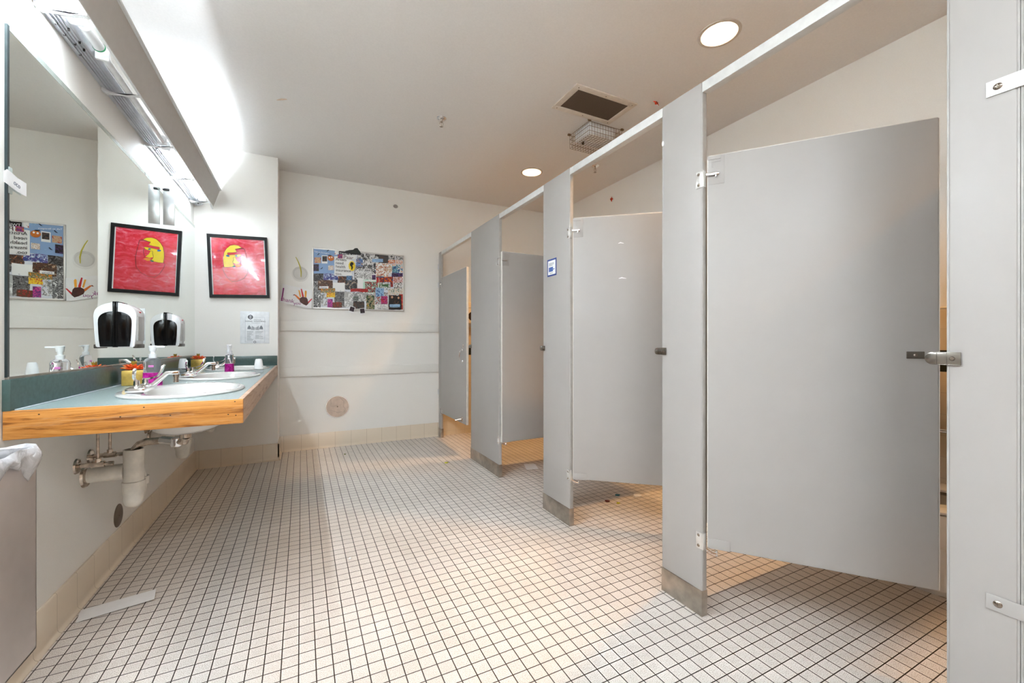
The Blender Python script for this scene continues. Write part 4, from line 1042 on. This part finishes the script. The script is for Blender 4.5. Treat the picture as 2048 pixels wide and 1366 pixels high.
# side panels between stalls
for y, lab in ((0.355, 'panel between the edge stall and the nearest stall'), (1.215, 'side panel behind the post of the nearest door'), (2.150, 'side panel behind the stickered post'), (3.270, 'side panel behind the widest post')):
    r = B(); r.box(XS + TH + 0.006, XR - 0.012, y - 0.0125, y + 0.0125, 0.300, 1.765, 0.003)
    single('side_panel', r, part_m, lab + ', running back to the wall', 'partition panel', 'panels between the stalls')
# wall brackets of the last post
for z, lab in ((1.905, 'highest small bracket on the post at the far wall'), (1.700, 'middle small bracket on the post at the far wall'), (0.500, 'lowest small bracket on the post at the far wall')):
    r = B(); r.box(XS - 0.003, XS - 0.0002, 4.563, YF - 0.002, z - 0.03, z + 0.03, 0.001).ball((XS - 0.003, 4.578, z + 0.012), 0.002, 0.005, 0.005, 8).ball((XS - 0.003, 4.578, z - 0.012), 0.002, 0.005, 0.005, 8)
    single('wall_bracket', r, white_matt, lab, 'bracket', 'small brackets on the far post')

DT, DB = 1.766, 0.278
def door(y, ang, wd, label, latch='inside'):
    """hinged at y, swung by ang into the stall; local +x runs along the door from the hinge"""
    t = thing('stall_door', label, 'stall door', (XS + TH / 2 - 0.004, y, DB), -PI / 2 + ang, 'grey stall doors')
    h = DT - DB
    r = B(); r.box(0.006, wd, -0.0125, 0.0125, 0, h, 0.004, 3); obj('panel', r, part_m, t, local=True)
    r = B(); r.box(wd - 0.001, wd + 0.002, -0.0105, 0.0105, 0.002, h - 0.002, 0.001).box(0.004, 0.007, -0.0105, 0.0105, 0.002, h - 0.002, 0.001).box(0.01, wd - 0.004, -0.0105, 0.0105, h - 0.001, h + 0.0015, 0.0005)
    obj('edge_band', r, plain('pale_band', (226, 222, 214), 0.4), t, local=True)
    # recessed corner castings
    F = -1
    r = B(); r.box(0.007, 0.062, F * 0.0125 - 0.0012, F * 0.0125 + 0.001, h - 0.110, h - 0.002, 0.001); r.box(0.006, 0.05, F * 0.0125 - 0.003, F * 0.0125, h - 0.016, h - 0.002, 0.001)
    r.box(0.020, 0.024, F * 0.0125 - 0.0026, F * 0.0125, h - 0.045, h - 0.022); r.box(0.020, 0.050, F * 0.0125 - 0.0026, F * 0.0125, h - 0.026, h - 0.022)
    obj('upper_casting', r, part_m, t, local=True)
    r = B(); r.box(0.007, 0.082, F * 0.0125 - 0.0015, F * 0.0125 + 0.001, -0.001, 0.036, 0.001); obj('lower_casting', r, part_m, t, local=True)
    r = B(); r.box(0.000, 0.045, F * 0.0125 - 0.012, F * 0.0125 - 0.003, h - 0.078, h - 0.066, 0.002); r.cyl((0.034, F * 0.0185, h - 0.084), (0.034, F * 0.0185, h - 0.066), 0.004, n=10); obj('hinge_arm', r, chrome, t, local=True)
    r = B(); r.tube([(0.000, F * 0.018, -0.002), (0.02, F * 0.018, -0.014), (0.036, F * 0.016, -0.016)], 0.005, 8); r.cyl((0.036, F * 0.016, -0.024), (0.036, F * 0.016, -0.004), 0.0045, n=10); obj('hinge_pivot', r, chrome, t, local=True)
    return t
def hinge_plates(y, post):
    for z in (DT - 0.078, DB + 0.014):
        r = B(); r.box(XS - 0.003, XS + 0.0, y - 0.004, y + 0.024, z - 0.032, z + 0.032, 0.001).box(XS - 0.003, XS + 0.014, y - 0.009, y - 0.004, z - 0.032, z + 0.032, 0.001)
        h_ = obj('hinge_plate', r, plain('hinge_chrome', (226, 224, 220), 0.25, 0.55), post)
        r = B()
        for dz in (-0.020, 0.020): r.lathe([(0.0, 0.003), (0.004, 0.0025), (0.006, 0.0)], 12, M=MXm(XS - 0.003, y + 0.012, z + dz))
        obj('screw', r, screw_m, h_)
def latch_bar(t, wd, z=1.018):
    z -= DB
    r = B(); r.box(wd - 0.080, wd - 0.036, -0.0155, -0.012, z - 0.0115, z + 0.0115, 0.001); l_ = obj('latch', r, plain('dull_chrome', (132, 126, 118), 0.25, 0.9), t, local=True)
    r = B(); r.lathe([(0.0, 0.002), (0.0025, 0.0018), (0.005, 0.0)], 14, M=Matrix.Translation((wd - 0.058, -0.0155, z)) @ Matrix.Rotation(PI / 2, 4, 'X')); obj('screw', r, screw_m, l_, local=True)
def keeper(y, post, z=1.0205):
    """rounded stop that wraps the post edge and reaches into the opening"""
    st = plain('keeper_steel', (150, 146, 140), 0.18, 1.0)
    pts = []
    for k in range(13):
        a = PI / 2 + PI * k / 12
        pts.append((-0.004 + 0.0 - 0.0125 * 0 + 0.018 * 0 + math.cos(a) * 0.016, math.sin(a) * 0.0155))
    r = B()
    prof_ = [(0.0225, -0.0155), (0.0225, 0.0155)] + [(-0.026 + math.cos(PI / 2 + PI * k / 12) * 0.0155, math.sin(PI / 2 + PI * k / 12) * 0.0155) for k in range(13)]
    # local x = -(world y) so flip: opening side is +y
    r.prism([(y - px_, z + pz_) for px_, pz_ in prof_], XS - 0.005, XS - 0.001, 'X', bev=0.0012)
    r.box(XS - 0.001, XS + TH + 0.003, y + 0.0035, y + 0.006, z - 0.0155, z + 0.0155)
    for yy in (y + 0.019, y + 0.001): r.box(XS - 0.0062, XS - 0.004, yy, yy + 0.0012, z - 0.0155, z + 0.0155, 0.0003)
    for zz in (z - 0.0155, z + 0.0140): r.box(XS - 0.0062, XS - 0.004, y - 0.0215, y + 0.026, zz, zz + 0.0015, 0.0003)
    k_ = obj('latch_keeper', r, st, post)
    r = B(); r.lathe([(0.0, 0.003), (0.004, 0.0026), (0.0055, 0.0)], 14, M=MXm(XS - 0.005, y - 0.008, z)); obj('screw', r, screw_m, k_)

d1 = door(1.100, math.radians(38.1), 0.664, 'nearest grey stall door, standing partly open inwards')
latch_bar(d1, 0.664)
d2 = door(1.988, math.radians(49.8), 0.664, 'second grey stall door with white scratch marks, half open inwards')
latch_bar(d2, 0.664)
d3 = door(2.948, math.radians(91.5), 0.664, 'third grey stall door, swung fully inwards')
latch_bar(d3, 0.664)
d4 = door(4.478, math.radians(0.5), 0.778, 'farthest grey stall door with a pull handle, almost closed')
hinge_plates(1.113, pil[2]); hinge_plates(2.003, pil[3]); hinge_plates(2.969, pil[4]); hinge_plates(4.487, pil[5])
keeper(0.424, pil[1]); keeper(1.308, pil[2]); keeper(2.293, pil[3]); keeper(3.570, pil[4])
# handle, indicator and bumper on the farthest door
h0 = 0.93 - DB
r = B(); r.tube([(0.672, -0.0125, h0 + 0.055), (0.672, -0.035, h0 + 0.045), (0.672, -0.042, h0 + 0.01), (0.672, -0.042, h0 - 0.01), (0.672, -0.035, h0 - 0.045), (0.672, -0.0125, h0 - 0.055)], 0.005, 10)
r.lathe([(0.0, 0.003), (0.011, 0.002), (0.012, 0.0)], 16, M=Matrix.Translation((0.672, -0.0125, h0 + 0.055)) @ Matrix.Rotation(PI / 2, 4, 'X')).lathe([(0.0, 0.003), (0.011, 0.002), (0.012, 0.0)], 16, M=Matrix.Translation((0.672, -0.0125, h0 - 0.055)) @ Matrix.Rotation(PI / 2, 4, 'X'))
obj('pull_handle', r, chrome, d4, local=True)
r = B(); r.box(0.684, 0.702, -0.016, -0.012, h0 + 0.072, h0 + 0.108, 0.002); obj('latch_indicator', r, chrome_d, d4, local=True)
r = B(); r.lathe([(0.0, 0.006), (0.022, 0.005), (0.026, 0.0)], 20, M=Matrix.Translation((0.665, -0.0125, 0.04)) @ Matrix.Rotation(PI / 2, 4, 'X')); r.tube([(0.665, -0.014, 0.04), (0.650, -0.040, 0.038), (0.640, -0.062, 0.030)], 0.006, 10); r.cyl((0.640, -0.062, 0.030), (0.636, -0.070, 0.028), 0.009, n=12); obj('foot_pull', r, chrome_d, d4, local=True)
# scratches on the second door
r = B()
for a, c_, l_ in ((0.255, 1.33, 0.030), (0.258, 1.135, 0.040)):
    r.sweep([(a, -0.0129, c_), (a + l_ * 0.4, -0.0129, c_ + 0.004), (a + l_, -0.0129, c_ - 0.001)], (0, 0, 1), [0.002, 0.006, 0.002], 0.0004)
obj('scratch_mark', r, paper, d2, local=True)['label'] = 'white scratch marks'
# blue-bordered sticker on the fourth post
t = thing('sticker', 'small white sticker with a dark blue border on a stall post', 'sticker', (XS, 2.192, 1.468))
r = B(); r.box(XS - 0.0012, XS - 0.0002, 2.141, 2.244, 1.466, 1.572); obj('blue_border', r, plain('navy_print', (34, 62, 132), 0.4), t)
r = B(); r.box(XS - 0.0017, XS - 0.0011, 2.150, 2.235, 1.476, 1.562); obj('white_field', r, paper, t)
r = B(); r.box(XS - 0.0022, XS - 0.0016, 2.178, 2.225, 1.494, 1.522).box(XS - 0.0022, XS - 0.0016, 2.160, 2.178, 1.504, 1.509)
obj('blue_block', r, plain('mid_blue_print', (64, 98, 170), 0.4), t)
r = B()
for k in range(3): r.box(XS - 0.0022, XS - 0.0016, 2.168 + 0.012 * (k == 2), 2.225, 1.530 + (2 - k) * 0.007, 1.533 + (2 - k) * 0.007)
r.box(XS - 0.0022, XS - 0.0016, 2.180, 2.215, 1.483, 1.486); obj('text_lines', r, inkg, t)
r = B(); r.ball((XS - 0.001, 1.305, 1.905), 0.003, 0.006, 0.012, 10); single('tape_scrap', r, paper, 'tiny white tape scrap on the edge of a stall post', 'tape')

# ------------------------------------------------------------------ inside the stalls
t = thing('toilet', 'white toilet glimpsed past the edge of the nearest door', 'toilet', (XR - 0.3, 0.80, 0))
cx3, cy3 = 2.47, 0.80
r = B(); r.lathe([(0.0, 0.20), (0.10, 0.20), (0.155, 0.25), (0.185, 0.33), (0.190, 0.37), (0.165, 0.375), (0.150, 0.33), (0.08, 0.26), (0.0, 0.25)], 40, 1.22, 1.0, c=(cx3, cy3, 0)); obj('bowl', r, porcelain, t)
r = B(); r.lathe([(0.0, 0.0), (0.115, 0.0), (0.120, 0.02), (0.100, 0.08), (0.105, 0.20), (0.12, 0.24), (0.0, 0.24)], 32, 1.4, 1.0, c=(cx3 + 0.06, cy3, 0)).box(2.62, XR - 0.012, cy3 - 0.10, cy3 + 0.10, 0.20, 0.365, 0.03); obj('pedestal', r, porcelain, t)
r = B(); r.lathe([(0.115, 0.376), (0.19, 0.376), (0.195, 0.386), (0.185, 0.396), (0.125, 0.396), (0.112, 0.386)], 40, 1.22, 1.0, c=(cx3, cy3, 0), close=True); obj('seat', r, white_gloss, t)
r = B(); r.cyl((2.78, cy3, 0.36), (2.78, cy3, 0.66), 0.018, n=16).cyl((2.78, cy3, 0.64), (XR - 0.011, cy3, 0.64), 0.018, n=16).cyl((2.78, cy3, 0.64), (2.78, cy3, 0.74), 0.03, n=20); obj('flush_valve', r, chrome, t)
t = thing('grab_bar', 'chrome grab bar on the tiled back wall of the nearest stall', 'grab bar', (XR, 0.85, 0.60))
r = B(); r.tube([(XR - 0.01, 0.87, 0.615), (XR - 0.045, 0.87, 0.615), (XR - 0.045, 1.15, 0.615), (XR - 0.01, 1.15, 0.615)], 0.012, 12); obj('bar', r, chrome, t)

t = thing('towel_dispenser', 'cream dispenser with a dark oval window inside the farthest stall', 'dispenser', (1.76, YF - 0.01, 1.28))
r = B(); r.box(1.66, 1.90, YF - 0.10, YF - 0.010, 1.275, 1.515, 0.006); obj('housing', r, plain('cream_enamel', (236, 222, 200), 0.35), t)
r = B(); r.lathe([(0.0, 0.002), (0.05, 0.002), (0.052, 0.0)], 28, 1.0, 1.0, M=MY(1.755, YF - 0.10, 1.355)); obj('oval_window', r, plain('smoked_window', (50, 30, 18), 0.2), t)
r = B(); r.box(1.662, 1.898, YF - 0.1005, YF - 0.0995, 1.449, 1.452); obj('lid_seam', r, dark_gap, t)

# ------------------------------------------------------------------ litter on the floor
t = B(); t.sweep([(-0.768, 2.190, 0.0035), (-0.70, 2.205, 0.004), (-0.60, 2.222, 0.006), (-0.545, 2.228, 0.009)], (-0.18, 1, 0), [0.092, 0.09, 0.088, 0.086], 0.001)
single('paper_strip', t, paper, 'long white paper strip lying on the floor by the left baseboard', 'paper')
t = B(); t.prism([(1.723, 3.204), (1.812, 3.159), (1.767, 3.021), (1.671, 3.054)], 0.001, 0.002, 'Z')
single('paper_sheet', t, paper, 'square paper sheet on the floor of the third stall', 'paper')
def scrap(x, y, s, m_, label, nm='floor_scrap'):
    rg = random.Random(int(x * 1000)); r = B()
    r.prism([(x + s * math.cos(a) * rg.uniform(0.5, 1), y + s * math.sin(a) * rg.uniform(0.5, 1)) for a in [i * PI / 3.5 for i in range(7)]], 0.001, 0.006, 'Z', bev=0.001)
    single(nm, r, m_, label, 'scrap', 'scraps of litter on the floor')
leafg = plain('olive_scrap', (110, 116, 50), 0.6); yelg = plain('yellow_green_scrap', (196, 196, 40), 0.5)
scrap(0.366, 4.23, 0.016, leafg, 'small olive leaf scrap on the floor near the far wall')
scrap(1.131, 3.535, 0.022, yelg, 'small yellow-green scrap on the floor before the farthest stall')
scrap(1.817, 2.20, 0.022, plain('maroon_scrap', (90, 30, 30), 0.5), 'maroon scrap on the floor of the second stall')
scrap(1.952, 2.253, 0.022, plain('teal_scrap', (20, 110, 130), 0.5), 'teal scrap on the floor of the second stall')
scrap(2.066, 2.185, 0.036, paper, 'crumpled white scrap on the floor of the second stall')
scrap(1.856, 2.141, 0.014, yelg, 'tiny yellow scrap on the floor of the second stall')
scrap(0.212, 2.182, 0.010, paper, 'tiny white speck on the open middle of the floor')
